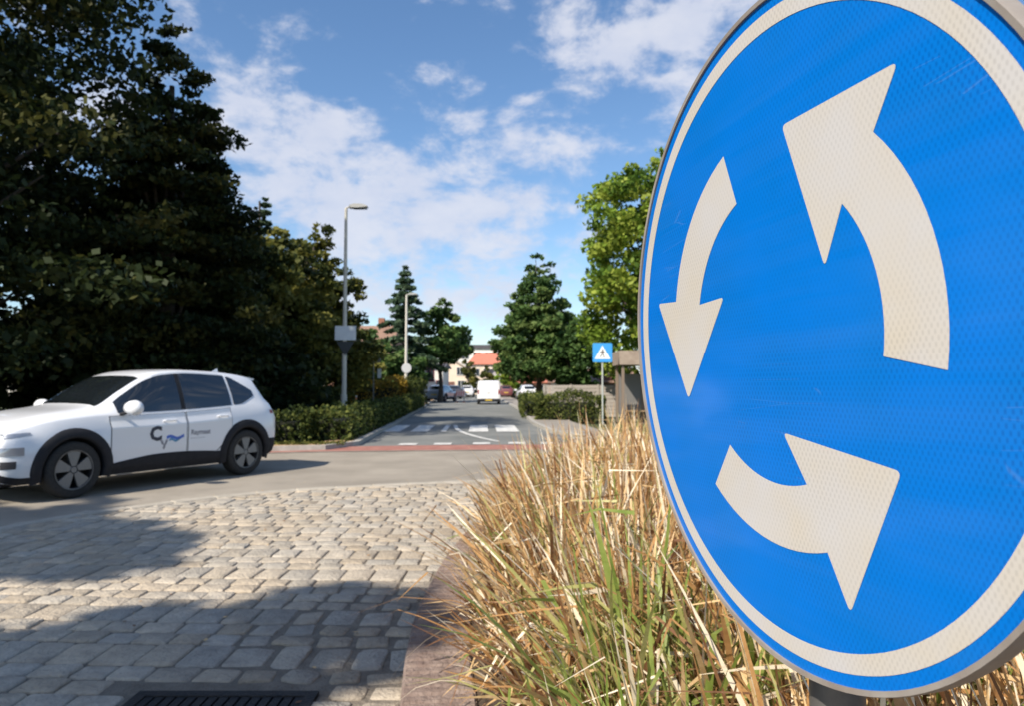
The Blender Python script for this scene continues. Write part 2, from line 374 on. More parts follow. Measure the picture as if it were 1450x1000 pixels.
# drain
dr = empty('storm_drain', ((DR[0] + DR[1]) / 2, (DR[2] + DR[3]) / 2, .012), 0, 'dark cast iron drain grating sunk in the grey setts near the brick kerb', 'drain')
hw, hh = (DR[1] - DR[0]) / 2, (DR[3] - DR[2]) / 2; m_iron = mat('cast_iron', (.016, .016, .018), .6, metal=.4, c2=(.035, .03, .027), scale=20, bump=.4)
b = MB(); b.box(-hw, hw, hh - .05, hh, 0, .032); b.box(-hw, hw, -hh, -hh + .05, 0, .032); b.box(-hw, -hw + .05, -hh + .052, hh - .052, 0, .032); b.box(hw - .05, hw, -hh + .052, hh - .052, 0, .032); b.build('frame', m_iron, dr)
b = MB()
for i in range(15):
    x = -hw + .07 + i * (2 * hw - .14) / 14; b.box(x - .018, x + .018, -hh + .052, hh - .052, .004, .027)
b.box(-hw + .052, hw - .052, -.02, .02, .002, .030); b.build('grate', m_iron, dr)
MB().box(-hw + .05, hw - .05, -hh + .05, hh - .05, .0125, .014).build('pit_shade_sheet', mat('pit_shade_black', (.004, .004, .004), .95), dr)  # flat black sheet, its colour gives the darkness of a pit below the bars

# ------------------------------------------------------------------ ornamental grass
gm = [mat('blade_straw', (.56, .36, .16), .55, c2=(.70, .49, .25), scale=30, trans=.25), mat('blade_tan', (.40, .20, .07), .6, c2=(.54, .31, .12), scale=30, trans=.25), mat('blade_pale', (.80, .68, .48), .5, c2=(.86, .76, .58), scale=20, trans=.2),
      mat('blade_brown', (.15, .065, .025), .7, c2=(.26, .13, .055), scale=30, trans=.2), mat('blade_green', (.17, .24, .04), .5, c2=(.32, .36, .09), scale=14, trans=.35), mat('blade_olive', (.34, .33, .09), .5, c2=(.50, .46, .18), scale=20, trans=.3)]
def grass():
    Vs = []; Ms = []; r = np.random.default_rng(11)
    isl = np.array(offset_poly(island, .30 * sgn))
    tus = []
    y = .85
    for _ in range(5200):
        x = r.uniform(-.4, 6.0); y = r.uniform(.9, 9.8)
        if not inpoly((x, y), [tuple(p) for p in isl]): continue
        d = np.min(np.hypot(isl[:, 0] - x, isl[:, 1] - y))
        if x > .35 * y + 1.5 and x > 2.2 and r.random() < .6: continue
        if x > 1.2 and y < 1.6 and x > 1.1 * y + .4 and r.random() < .5: continue
        md = .17 if d < 1.3 else .34
        if any((x - a) ** 2 + (y - b_) ** 2 < md * md for a, b_, _ in tus): continue
        if (x - .33) ** 2 + (y - .66) ** 2 < .02 or d < .17: continue
        tus.append((x, y, d))
    for (tx, ty, d) in tus:
        near = ty < 3.2
        nb_ = int((105 if near else 78) if d < 1.3 else 42)
        base = np.array([tx, ty, mound(d)])
        greenish = r.random() < (.8 if (ty < 2.4 and .10 < tx / ty < .36) else .05)
        Hh = r.uniform(.46, .84) * (.80 if d < .3 else 1.05)
        # clumps at the edge lean out over the kerb
        lean = np.array([-.45, -.14]) * max(0, 1 - d / .8)
        for _ in range(nb_):
            a = r.uniform(0, 2 * math.pi); out = np.array([math.cos(a), math.sin(a)]); spread = r.beta(1.3, 1.5) * 1.5
            ln = Hh * r.uniform(.4, 1.15); dirh = out * spread * .95 + lean + r.normal(0, .12, 2)
            wdt = r.uniform(.0055, .011) if not near else r.uniform(.0045, .0100)
            if r.random() < .12: wdt *= 1.4
            q = r.random()
            if greenish and near and q < .26: wdt *= 1.35; ln *= 1.12; dirh = dirh * .6
            p = base + np.array([out[0], out[1], 0]) * r.uniform(0, .06); seg = 6 if near else 4
            hv = np.hypot(*dirh); vel = np.array([dirh[0], dirh[1], .95]); vel /= np.linalg.norm(vel)
            droop = r.uniform(.05, .55) * (1 + hv) * (.55 if r.random() < .7 else 1.3); kink = r.integers(2, seg) if r.random() < .5 else -1
            side = np.array([-vel[1], vel[0], 0]) + r.normal(0, .25, 3); side /= np.linalg.norm(side) + 1e-6
            pts = []; ok = True
            for k in range(seg + 1):
                t_ = k / seg; ww = wdt * (1 - t_ ** 2.2) * (.75 + .5 * min(1, t_ * 4)) + .0004
                pts.append(p - side * ww); pts.append(p + side * ww)
                if p[2] > .5 and (p[1] < 1.02 and p[0] < .22 + .0 or p[1] < .98 and p[0] < .42): ok = False; break
                if p[2] > .95 and p[1] < .30 + 1.2 and p[0] < .18 * p[1] - .02: ok = False; break
                p = p + vel * ln / seg; vel = vel + np.array([0, 0, -droop / seg * (.4 + 1.4 * t_)]) + r.normal(0, .05, 3)
                if k == kink: vel = vel + np.array([r.normal(0, .5), r.normal(0, .5), -.9])
                vel /= np.linalg.norm(vel)
                if p[2] < mound(-1) * .5 + .10: p[2] = .15
            if not ok: continue
            if greenish and q < .48: m_ = 4 if q < .26 else 5
            else: m_ = int(r.choice([0, 1, 2, 3, 4, 5], p=[.31, .27, .19, .165, .015, .05]))
            Vs.append(np.array(pts)); Ms.append((seg, m_))
    V = np.concatenate(Vs); F = []; M = []; k = 0
    for seg, m_ in Ms:
        for s in range(seg): F.append((k + 2 * s, k + 2 * s + 1, k + 2 * s + 3, k + 2 * s + 2)); M.append(m_)
        k += 2 * (seg + 1)
    o = ob('ornamental_grass', V, F, gm, mi=M)
    return tag(o, 'dry straw coloured ornamental grass spilling over the brick kerb below the blue sign', 'grass', kind='stuff')
grass()

# ------------------------------------------------------------------ roundabout sign
RS = .30
SP = Vector((.79676881, 2.15524947, .16673545)) * RS + Vector((0, 0, EYE)); sa, se = -1.34623899, -.04897548
sn = Vector((math.sin(sa) * math.cos(se), -math.cos(sa) * math.cos(se), math.sin(se))); sr = Vector((0, 0, 1)).cross(sn).normalized(); su = sn.cross(sr)
sign = empty('roundabout_sign', SP, 0, 'round blue traffic sign with three white circling arrows in the foreground', 'traffic sign')
Ms_ = Matrix((( sr.x, su.x, sn.x), (sr.y, su.y, sn.y), (sr.z, su.z, sn.z)))
sign.rotation_euler = Ms_.to_euler()
# retroreflective sheeting
def sheeting(name, c, c2, dots):
    m = bpy.data.materials.new(name); m.use_nodes = True; t = m.node_tree; b = t.nodes['Principled BSDF']; b.inputs['Roughness'].default_value = .42; b.inputs['Coat Weight'].default_value = .25; b.inputs['Coat Roughness'].default_value = .08; b.inputs['Specular IOR Level'].default_value = .15
    co = t.nodes.new('ShaderNodeTexCoord'); s = t.nodes.new('ShaderNodeSeparateXYZ'); t.links.new(co.outputs['Object'], s.inputs[0])
    def mm(op, a, b_=None):
        n = t.nodes.new('ShaderNodeMath'); n.operation = op
        for i, v in enumerate((a, b_)):
            if v is None: continue
            if isinstance(v, (int, float)): n.inputs[i].default_value = v
            else: t.links.new(v, n.inputs[i])
        return n.outputs[0]
    k = 2 * math.pi / .0052
    a = mm('COSINE', mm('MULTIPLY', s.outputs[0], k)); c_ = mm('COSINE', mm('MULTIPLY', s.outputs[1], k * .6)); p = mm('MULTIPLY', a, c_)
    f = t.nodes.new('ShaderNodeMapRange'); f.inputs['From Min'].default_value = -.1; f.inputs['From Max'].default_value = .8; t.links.new(p, f.inputs['Value'])
    n = t.nodes.new('ShaderNodeTexNoise'); n.inputs['Scale'].default_value = 5; n.inputs['Detail'].default_value = 3; t.links.new(co.outputs['Object'], n.inputs['Vector'])
    nv = t.nodes.new('ShaderNodeMapRange'); nv.inputs['From Min'].default_value = .38; nv.inputs['From Max'].default_value = .62; nv.inputs['To Min'].default_value = .35; nv.inputs['To Max'].default_value = 1.15; t.links.new(n.outputs['Fac'], nv.inputs['Value'])
    fa = mm('MULTIPLY', mm('MULTIPLY', f.outputs[0], dots), nv.outputs[0])
    mi = t.nodes.new('ShaderNodeMix'); mi.data_type = 'RGBA'; t.links.new(fa, mi.inputs['Factor']); mi.inputs['A'].default_value = (*c, 1); mi.inputs['B'].default_value = (*c2, 1)
    # grime and hairline scratches
    sc = t.nodes.new('ShaderNodeTexNoise'); sc.inputs['Scale'].default_value = 3; sc.inputs['Detail'].default_value = 8; mp_ = t.nodes.new('ShaderNodeMapping'); mp_.inputs['Scale'].default_value = (1, 14, 1); mp_.inputs['Rotation'].default_value = (0, 0, .3); t.links.new(co.outputs['Object'], mp_.inputs[0]); t.links.new(mp_.outputs[0], sc.inputs['Vector'])
    r_ = t.nodes.new('ShaderNodeMapRange'); r_.inputs['From Min'].default_value = .42; r_.inputs['From Max'].default_value = .75; r_.inputs['To Min'].default_value = 0; r_.inputs['To Max'].default_value = .018; t.links.new(sc.outputs['Fac'], r_.inputs['Value'])
    mi2 = t.nodes.new('ShaderNodeMix'); mi2.data_type = 'RGBA'; t.links.new(r_.outputs[0], mi2.inputs['Factor']); t.links.new(mi.outputs['Result'], mi2.inputs['A']); mi2.inputs['B'].default_value = (.42, .40, .36, 1) if c[2] > c[0] * 1.5 else (.5, .44, .36, 1)
    # faint straight scratches and the film's pearly sheen painted in as tint noise
    wv = t.nodes.new('ShaderNodeTexVoronoi'); wv.feature = 'DISTANCE_TO_EDGE'; wv.inputs['Scale'].default_value = 3.2; t.links.new(mp_.outputs[0], wv.inputs['Vector'])
    wr_ = t.nodes.new('ShaderNodeMapRange'); wr_.inputs['From Min'].default_value = .0; wr_.inputs['From Max'].default_value = .010; wr_.inputs['To Min'].default_value = 1; wr_.inputs['To Max'].default_value = 0; t.links.new(wv.outputs['Distance'], wr_.inputs['Value'])
    gate = mm('GREATER_THAN', n.outputs['Fac'], .60); sf = mm('MULTIPLY', mm('MULTIPLY', wr_.outputs[0], gate), .08)
    mi3 = t.nodes.new('ShaderNodeMix'); mi3.data_type = 'RGBA'; t.links.new(sf, mi3.inputs['Factor']); t.links.new(mi2.outputs['Result'], mi3.inputs['A']); mi3.inputs['B'].default_value = (.40, .46, .52, 1)
    t2 = t.nodes.new('ShaderNodeTexNoise'); t2.inputs['Scale'].default_value = 11; t2.inputs['Detail'].default_value = 4; t.links.new(co.outputs['Object'], t2.inputs['Vector'])
    yr = t.nodes.new('ShaderNodeValToRGB'); yr.color_ramp.elements[0].position = .35; yr.color_ramp.elements[1].position = .68; yr.color_ramp.elements[0].color = (1.0, 1.0, 1.03, 1); yr.color_ramp.elements[1].color = (1.02, .96, .86, 1) if c[0] > .2 else (.9, .96, .93, 1)
    t.links.new(t2.outputs['Fac'], yr.inputs[0]); mi4 = t.nodes.new('ShaderNodeMix'); mi4.data_type = 'RGBA'; mi4.blend_type = 'MULTIPLY'; mi4.inputs['Factor'].default_value = 1; t.links.new(mi3.outputs['Result'], mi4.inputs['A']); t.links.new(yr.outputs[0], mi4.inputs['B'])
    t.links.new(mi4.outputs['Result'], b.inputs['Base Color'])
    t.links.new(mm('ADD', mm('MULTIPLY', n.outputs['Fac'], .25), .25), b.inputs['Roughness'])
    return m
m_blue = sheeting('sign_blue', (.0, .152, .56), (.0, .10, .41), .7)
m_wht = sheeting('sign_white', (.50, .485, .465), (.385, .37, .355), .6)
m_alu = mat('sign_aluminium', (.35, .34, .33), .5, metal=.6, c2=(.28, .26, .24), scale=15)
m_rim = mat('sign_rim', (.24, .20, .17), .6, metal=.2, c2=(.34, .31, .28), scale=10)
n = 128
def disc(r0, r1, z):
    V = []; F = []
    if r0 == 0:
        V = [(r1 * RS * math.cos(2 * math.pi * k / n), r1 * RS * math.sin(2 * math.pi * k / n), z) for k in range(n)]; return V, [tuple(range(n))]
    for rr in (r0, r1): V += [(rr * RS * math.cos(2 * math.pi * k / n), rr * RS * math.sin(2 * math.pi * k / n), z) for k in range(n)]
    return V, [(k, n + k, n + (k + 1) % n, (k + 1) % n) for k in range(n)]
V, F = disc(0, 1.0, 0); ob('blue_face', V, F, m_blue, sign)
V, F = disc(.9141, .9661, .0004); ob('white_ring', V, F, m_wht, sign)
b = MB(); b.lathe([(1.0 * RS, .0), (1.0 * RS, .0022), (1.0135 * RS, .0026), (1.0165 * RS, -.001), (1.0165 * RS, -.013), (.96 * RS, -.013), (.96 * RS, -.003), (0.001, -.003)], n=128); smoothpoly(b.build('rim', m_rim, sign), 30)
def arc(r_, a0, a1, k=12): return [(r_ * math.cos(R(a0 + (a1 - a0) * i / k)), r_ * math.sin(R(a0 + (a1 - a0) * i / k))) for i in range(k + 1)]
def rnd(poly, idx, rad):
    out = []
    for i, p in enumerate(poly):
        if i not in idx: out.append(p); continue
        a = Vector(poly[i - 1]); b_ = Vector(poly[(i + 1) % len(poly)]); p = Vector(p); da = (a - p).normalized() * rad; db = (b_ - p).normalized() * rad
        for k in range(6):
            t_ = k / 5; q = (p + da) * (1 - t_) ** 2 + p * 2 * t_ * (1 - t_) + (p + db) * t_ ** 2; out.append((q.x, q.y))
    return out
def arrow(poly, z=.0004):
    poly = [(x * RS, y * RS) for x, y in poly]; 
    bm = bmesh.new(); vs = [bm.verts.new((x, y, z)) for x, y in poly]; f = bm.faces.new(vs); bmesh.ops.recalc_face_normals(bm, faces=[f])
    f.normal_update()
    if f.normal.z < 0: f.normal_flip()
    bmesh.ops.triangulate(bm, faces=[f]); me = bpy.data.meshes.new('arrow'); bm.to_mesh(me); bm.free(); me.materials.append(m_wht)
    o = bpy.data.objects.new('arrow', me); col.objects.link(o); o.parent = sign; return o
def fullarrow(rot):
    # one arrow, tail at angle 0-ish, head counter-clockwise; repeated at 120 degrees
    ro, ri = .655, .465
    body_o = arc(ro, -11.5, 44, 14); body_i = arc(ri, 42, -11.5, 14)
    head = [(.563, .588), (.112, .602), (.262, .158)]
    poly = body_o + head + body_i
    i0 = len(body_o); poly = rnd(poly, (i0, i0 + 1, i0 + 2), .022)
    c, s = math.cos(R(rot)), math.sin(R(rot)); return [(x * c - y * s, x * s + y * c) for x, y in poly]
for rot in (0, 121, 243.5): arrow(fullarrow(rot))
# hexagon-head fixings, clamps and post behind
m_galv = mat('galvanised_steel', (.34, .35, .35), .5, metal=.7, c2=(.24, .25, .25), scale=9)
pc = SP - sn * .060
post = MB(); post.tube([(0, 0, -(SP.z - .1) ), (0, 0, .26)], .024, 20)
po = post.build('post', mat('post_dark', (.10, .09, .085), .5, metal=.5, c2=(.16, .15, .14), scale=12), sign); smoothpoly(po)
po.matrix_parent_inverse = Matrix.Identity(4)
po.matrix_basis = (Matrix.Translation(SP) @ Ms_.to_4x4()).inverted() @ Matrix.Translation(pc)
for hz in (-.14, .14):
    b = MB(); b.box(-.06, .06, hz - .015, hz + .015, -.030, -.023); b.box(-.05, -.034, hz - .014, hz + .014, -.094, -.030); b.box(.034, .05, hz - .014, hz + .014, -.094, -.030); b.box(-.05, .05, hz - .014, hz + .014, -.100, -.094); b.build('clamp', m_galv, sign)

# ------------------------------------------------------------------ foliage
def leafmats(tag_, a, b_, c):
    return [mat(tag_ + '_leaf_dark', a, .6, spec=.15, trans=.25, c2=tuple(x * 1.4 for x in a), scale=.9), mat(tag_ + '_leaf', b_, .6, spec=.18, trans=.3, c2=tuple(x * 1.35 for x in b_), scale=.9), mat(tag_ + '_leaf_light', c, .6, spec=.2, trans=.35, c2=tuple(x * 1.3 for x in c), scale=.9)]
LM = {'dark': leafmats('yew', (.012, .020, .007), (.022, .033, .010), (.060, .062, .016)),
      'olive': leafmats('lime', (.035, .045, .012), (.080, .088, .020), (.17, .16, .035)),
      'green': leafmats('maple', (.035, .070, .020), (.070, .125, .034), (.125, .175, .05)),
      'yellow': leafmats('locust', (.055, .10, .014), (.14, .21, .025), (.25, .30, .045)),
      'blue': leafmats('cedar', (.035, .065, .036), (.065, .105, .060), (.11, .15, .08)),
      'hedge': leafmats('hedge', (.028, .042, .010), (.065, .085, .020), (.13, .145, .035)),
      'beech': leafmats('beech', (.18, .12, .02), (.34, .22, .03), (.44, .30, .05))}
def leaves(centres, radii, counts, size, rr, flat=.6, up=.4):
    """quads scattered round clump centres"""
    P = []; 
    for c, r_, k in zip(centres, radii, counts):
        g = rr.normal(0, 1, (k, 3)); g /= np.linalg.norm(g, axis=1)[:, None] + 1e-9; g *= (rr.random((k, 1)) ** .45) * np.array([r_, r_, r_ * flat]); P.append(g + c)
    P = np.concatenate(P); k = len(P)
    nr = rr.normal(0, 1, (k, 3)); nr[:, 2] += up * 2; nr /= np.linalg.norm(nr, axis=1)[:, None]
    a = np.cross(nr, rr.normal(0, 1, (k, 3))); a /= np.linalg.norm(a, axis=1)[:, None] + 1e-9; b_ = np.cross(nr, a)
    s = size * rr.uniform(.6, 1.3, (k, 1)); l = s * rr.uniform(.55, .9, (k, 1))
    V = np.stack([P - a * s, P - b_ * l * .8, P + a * s, P + b_ * l], 1).reshape(-1, 3)
    F = np.arange(4 * k).reshape(k, 4)
    return V, F
def trunk(parent, h, r0, limbs, rr, m):
    b = MB(); pts = [(0, 0, 0)]; x = y = 0
    for k in range(1, 7): x += rr.normal(0, .05); y += rr.normal(0, .05); pts.append((x, y, h * k / 6))
    b.tube(pts, [r0 * 1.35] + [r0 * (1 - .75 * k / 6) for k in range(1, 7)], 9)
    for (px, py, pz, z0) in limbs:
        q = Vector((0, 0, z0)); e = Vector((px, py, pz)); mid = q.lerp(e, .5) + Vector((0, 0, -.15 * (e - q).length * .3)); b.tube([q, mid, e], [r0 * .38, r0 * .22, r0 * .07], 6)
    o = b.build('trunk', m, parent); smoothpoly(o, 60); return o
m_bark = mat('bark', (.05, .038, .028), .95, c2=(.10, .08, .06), scale=7, bump=.9, bscale=25, stretch=(1, 1, .25))
def tree(name, loc, h, prof, kind, nclump, nleaf, lsize, label, cat='tree', seed=1, trunk_r=.22, bot=1.6, squash=1., group=None, cl=.75, light=.25, tier=0., flat=.6):
    """prof: list of (height fraction, crown radius) from the crown's bottom to its top"""
    rr = np.random.default_rng(seed); root = empty(name, loc, 0, label, cat, group)
    hs_ = np.array([p[0] for p in prof]) * h; rs = np.array([p[1] for p in prof])
    C = []; 
    z = rr.uniform(hs_[0], hs_[-1], nclump * 3); rad = np.interp(z, hs_, rs); keep = rr.random(len(z)) < (rad / rs.max()) ** 1.2 + (.14 if tier else .04)
    z = z[keep][:nclump]; rad = rad[keep][:nclump]
    a = rr.uniform(0, 2 * math.pi, len(z)); q = np.where(rr.random(len(z)) < .75, rr.uniform(.72, 1.05, len(z)), rr.uniform(.1, .75, len(z)))
    lob = 1 + .16 * np.sin(3 * a + seed) + .10 * np.sin(5 * a + z * 1.3 + seed * 2) + .10 * np.sin(z * 2.1 + 2 * a)
    if tier:
        z = np.round(z / tier + .25 * np.sin(a * 2 + seed)) * tier + .0; z = z - .16 * rad * q + .1
    C = np.stack([np.cos(a) * rad * q * lob, np.sin(a) * rad * q * lob * squash, z + rr.normal(0, .15, len(z))], 1)
    cr_ = rr.uniform(.6, 1.25, len(z)) * cl * np.clip(rad / rs.max() + .25, .3, 1)
    cnt = np.maximum(6, (nleaf / len(z) * (cr_ / cr_.mean()) ** 2)).astype(int)
    V, F = leaves(C, cr_, cnt, lsize, rr, flat)
    mi = np.repeat(rr.choice([0, 1, 2], len(z), p=[.4, .6 - light, light]), cnt); alt = rr.random(len(mi)); mi = np.where(alt < .2, 1, mi); mi = np.where(alt > .95, 2, mi)
    ob('crown', V, F, LM[kind], root, mi)
    idx = rr.choice(len(C), min(14, len(C)), replace=False)
    trunk(root, h * .86, trunk_r, [(C[i][0] * .8, C[i][1] * .8, C[i][2], min(h * .8, max(bot * .7, C[i][2] * .55))) for i in idx], rr, m_bark)
    return root
def conifer(name, loc, h, rbase, kind, label, seed=1, step=.55, bot=.12, leaf=.12, dens=26, cat='conifer', group=None):
    rr = np.random.default_rng(seed); root = empty(name, loc, 0, label, cat, group); C = []; Rr = []; limbs = []
    z = h * bot
    while z < h * .97:
        L_ = rbase * (1 - (z / h)) ** .8 * rr.uniform(.75, 1.15); nbr = rr.integers(5, 8); a0 = rr.uniform(0, 6)
        for k in range(nbr):
            a = a0 + 2 * math.pi * k / nbr + rr.normal(0, .15); ll = L_ * rr.uniform(.7, 1.1); m = max(2, int(ll / .35))
            for j in range(m):
                t_ = (j + .6) / m; C.append((math.cos(a) * ll * t_, math.sin(a) * ll * t_, z + .10 * ll * t_ - .28 * ll * t_ * t_)); Rr.append(.16 + .22 * (1 - abs(t_ - .5)) * min(1, ll))
            if k % 2 == 0: limbs.append((math.cos(a) * ll * .8, math.sin(a) * ll * .8, z - .03 * ll, z))
        z += step * rr.uniform(.8, 1.2) * (.6 + .5 * (1 - z / h))
    C.append((0, 0, h * .985)); Rr.append(.15)
    C = np.array(C); Rr = np.array(Rr); cnt = np.full(len(C), dens)
    V, F = leaves(C, Rr, cnt, leaf, rr, .45, .5); mi = rr.choice([0, 1, 2], len(F), p=[.35, .42, .23]); ob('crown', V, F, LM[kind], root, mi)
    trunk(root, h * .97, .035 * h * .5, limbs[:60], rr, m_bark); return root
broad = [(.16, .45), (.25, .8), (.45, 1), (.65, .95), (.82, .7), (.93, .42), (1, .12)]
cone = [(.12, .7), (.2, .95), (.35, 1.), (.55, .78), (.75, .50), (.9, .26), (1, .06)]
def pr(base, r_): return [(a, b_ * r_) for a, b_ in base]

# park on the left: shade-dark trees
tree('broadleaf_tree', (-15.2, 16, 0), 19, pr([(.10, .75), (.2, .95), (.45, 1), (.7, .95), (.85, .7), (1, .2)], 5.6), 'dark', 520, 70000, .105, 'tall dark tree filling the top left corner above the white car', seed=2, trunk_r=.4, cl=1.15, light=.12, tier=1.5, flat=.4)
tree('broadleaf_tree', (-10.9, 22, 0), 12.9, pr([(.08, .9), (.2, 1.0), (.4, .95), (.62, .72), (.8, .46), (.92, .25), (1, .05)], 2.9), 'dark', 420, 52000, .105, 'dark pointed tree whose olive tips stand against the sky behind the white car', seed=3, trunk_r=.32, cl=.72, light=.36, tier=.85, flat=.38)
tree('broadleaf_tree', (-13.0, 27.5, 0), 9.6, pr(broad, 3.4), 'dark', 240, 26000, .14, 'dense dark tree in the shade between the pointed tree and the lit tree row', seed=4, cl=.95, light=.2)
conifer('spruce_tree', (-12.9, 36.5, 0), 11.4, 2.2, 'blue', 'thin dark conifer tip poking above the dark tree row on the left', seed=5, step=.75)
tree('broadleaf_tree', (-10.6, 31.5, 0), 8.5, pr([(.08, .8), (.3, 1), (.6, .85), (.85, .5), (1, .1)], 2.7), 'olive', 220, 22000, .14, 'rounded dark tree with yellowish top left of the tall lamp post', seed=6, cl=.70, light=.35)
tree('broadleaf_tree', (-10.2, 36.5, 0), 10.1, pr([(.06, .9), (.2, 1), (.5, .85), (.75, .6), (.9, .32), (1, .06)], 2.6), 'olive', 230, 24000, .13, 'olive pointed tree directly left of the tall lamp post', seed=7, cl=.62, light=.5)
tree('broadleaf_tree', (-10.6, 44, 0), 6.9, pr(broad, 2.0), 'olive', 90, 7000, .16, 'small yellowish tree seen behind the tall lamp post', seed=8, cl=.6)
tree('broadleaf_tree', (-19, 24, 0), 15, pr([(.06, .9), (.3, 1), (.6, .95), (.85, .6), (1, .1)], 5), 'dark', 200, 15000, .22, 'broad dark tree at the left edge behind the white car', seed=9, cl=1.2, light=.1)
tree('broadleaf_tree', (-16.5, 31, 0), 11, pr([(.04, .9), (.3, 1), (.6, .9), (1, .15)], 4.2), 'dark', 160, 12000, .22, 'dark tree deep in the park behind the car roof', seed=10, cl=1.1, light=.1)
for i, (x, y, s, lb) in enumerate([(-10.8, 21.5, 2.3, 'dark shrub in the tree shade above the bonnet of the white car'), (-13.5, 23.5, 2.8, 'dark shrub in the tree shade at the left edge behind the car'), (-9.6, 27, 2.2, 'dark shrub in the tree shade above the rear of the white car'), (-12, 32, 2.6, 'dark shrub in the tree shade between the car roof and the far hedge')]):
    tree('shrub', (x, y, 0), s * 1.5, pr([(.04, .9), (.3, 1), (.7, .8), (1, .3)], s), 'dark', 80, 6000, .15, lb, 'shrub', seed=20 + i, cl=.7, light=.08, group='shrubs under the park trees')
# trees that stand beside and behind the photographer and throw the shadows in the picture
def hidden_tree(x, y, h, r_, seed, lb, n=9000, b0=.45, cl=.9, leaf=.26): tree('broadleaf_tree', (x, y, 0), h, pr([(b0, .6), (b0 + (1 - b0) * .3, 1), (b0 + (1 - b0) * .6, .9), (1, .3)], r_), 'dark', 90, n, leaf, lb, seed=seed, trunk_r=.2, cl=cl, light=.1)
hidden_tree(-7.7, -4.1, 9.9, 1.9, 41, 'tree behind the photographer that shades the near setts', 14000, .45, .6, .15)
hidden_tree(-10.9, -2.2, 11, 1.3, 42, 'slim tree left of the photographer that shades the left end of the apron', 9000, .76, .45, .13)
hidden_tree(-13.2, -1.9, 12, 1.4, 46, 'slim tree farther left of the photographer that shades the ring road', 9000, .78, .45, .13)
hidden_tree(-22, 7, 17, 5, 43, 'big tree left of the picture shading the park', 12000)
hidden_tree(-28, 14, 18, 5.5, 44, 'big tree far left of the picture shading the park', 12000)
hidden_tree(-18.5, 12, 15, 3.6, 45, 'tree just left of the picture beside the ring road', 12000)
# beyond the crossing, left
conifer('cedar_tree', (-9.1, 60, 0), 11.8, 4.2, 'blue', 'blue green conifer with layered branches behind the second lamp post', seed=11, step=.8, bot=.22, leaf=.24, dens=34)
tree('broadleaf_tree', (-6.4, 63, 0), 9.5, pr([(.40, .6), (.52, 1), (.7, .85), (.85, .5), (1, .15)], 2.5), 'green', 90, 8000, .2, 'loose green tree over the street just left of the sky gap', seed=12, cl=.7, light=.4)
for i, (x, y, h, r_, lb) in enumerate([(-10.7, 56, 5.4, 2.2, 'round green tree behind the hedge between the two lamp posts'), (-9.0, 58, 4.6, 1.7, 'green tree behind the foot of the second lamp post'), (-12.6, 60, 6.4, 2.4, 'green tree right of the square sign behind the long hedge')]):
    tree('broadleaf_tree', (x, y, 0), h, pr([(.1, .8), (.35, 1), (.7, .8), (1, .25)], r_), 'green', 60, 5500, .19, lb, seed=30 + i, cl=.7, light=.25)
# right side
tree('broadleaf_tree', (1.75, 45, 0), 9.9, pr([(.20, .6), (.27, .95), (.4, 1), (.55, .78), (.72, .62), (.88, .36), (1, .08)], 2.75), 'green', 260, 26000, .14, 'dark green pointed tree right of the white van', seed=13, cl=.56, light=.25, trunk_r=.2)
tree('broadleaf_tree', (3.9, 43, 0), 5.6, pr([(.25, .6), (.45, 1), (.75, .8), (1, .25)], 1.7), 'green', 80, 8000, .14, 'low dark green tree between the pointed tree and the crossing sign', seed=14, cl=.55, light=.1)
tree('broadleaf_tree', (6.2, 30.5, 0), 11.5, pr([(.14, .5), (.24, .95), (.4, 1.0), (.6, .85), (.76, .98), (.9, .66), (1, .2)], 3.1), 'yellow', 270, 27000, .13, 'sunlit yellow green tree beside the left edge of the blue sign', seed=15, cl=.72, light=.45)
tree('broadleaf_tree', (10.5, 34, 0), 10, pr(broad, 3.5), 'yellow', 120, 8000, .2, 'yellow green tree hidden behind the big blue sign', seed=16, cl=.8)
tree('broadleaf_tree', (X(727, 92), 92, 0), 5.4, pr([(.15, .8), (.4, 1), (.8, .7), (1, .2)], 2.0), 'yellow', 45, 3500, .2, 'small yellow green tree right of the white van', seed=17, cl=.6)
tree('broadleaf_tree', (X(663, 98), 98, 0), 5.2, pr([(.15, .8), (.4, 1), (.8, .7), (1, .2)], 1.2), 'olive', 35, 2600, .18, 'small narrow tree in front of the cream houses left of the van', seed=18, cl=.5)
tree('broadleaf_tree', (X(689, 104), 104, 0), 4.4, pr([(.15, .8), (.4, 1), (.8, .7), (1, .2)], 1.1), 'olive', 30, 2200, .18, 'small tree in front of the red roofed house above the van', seed=19, cl=.5)

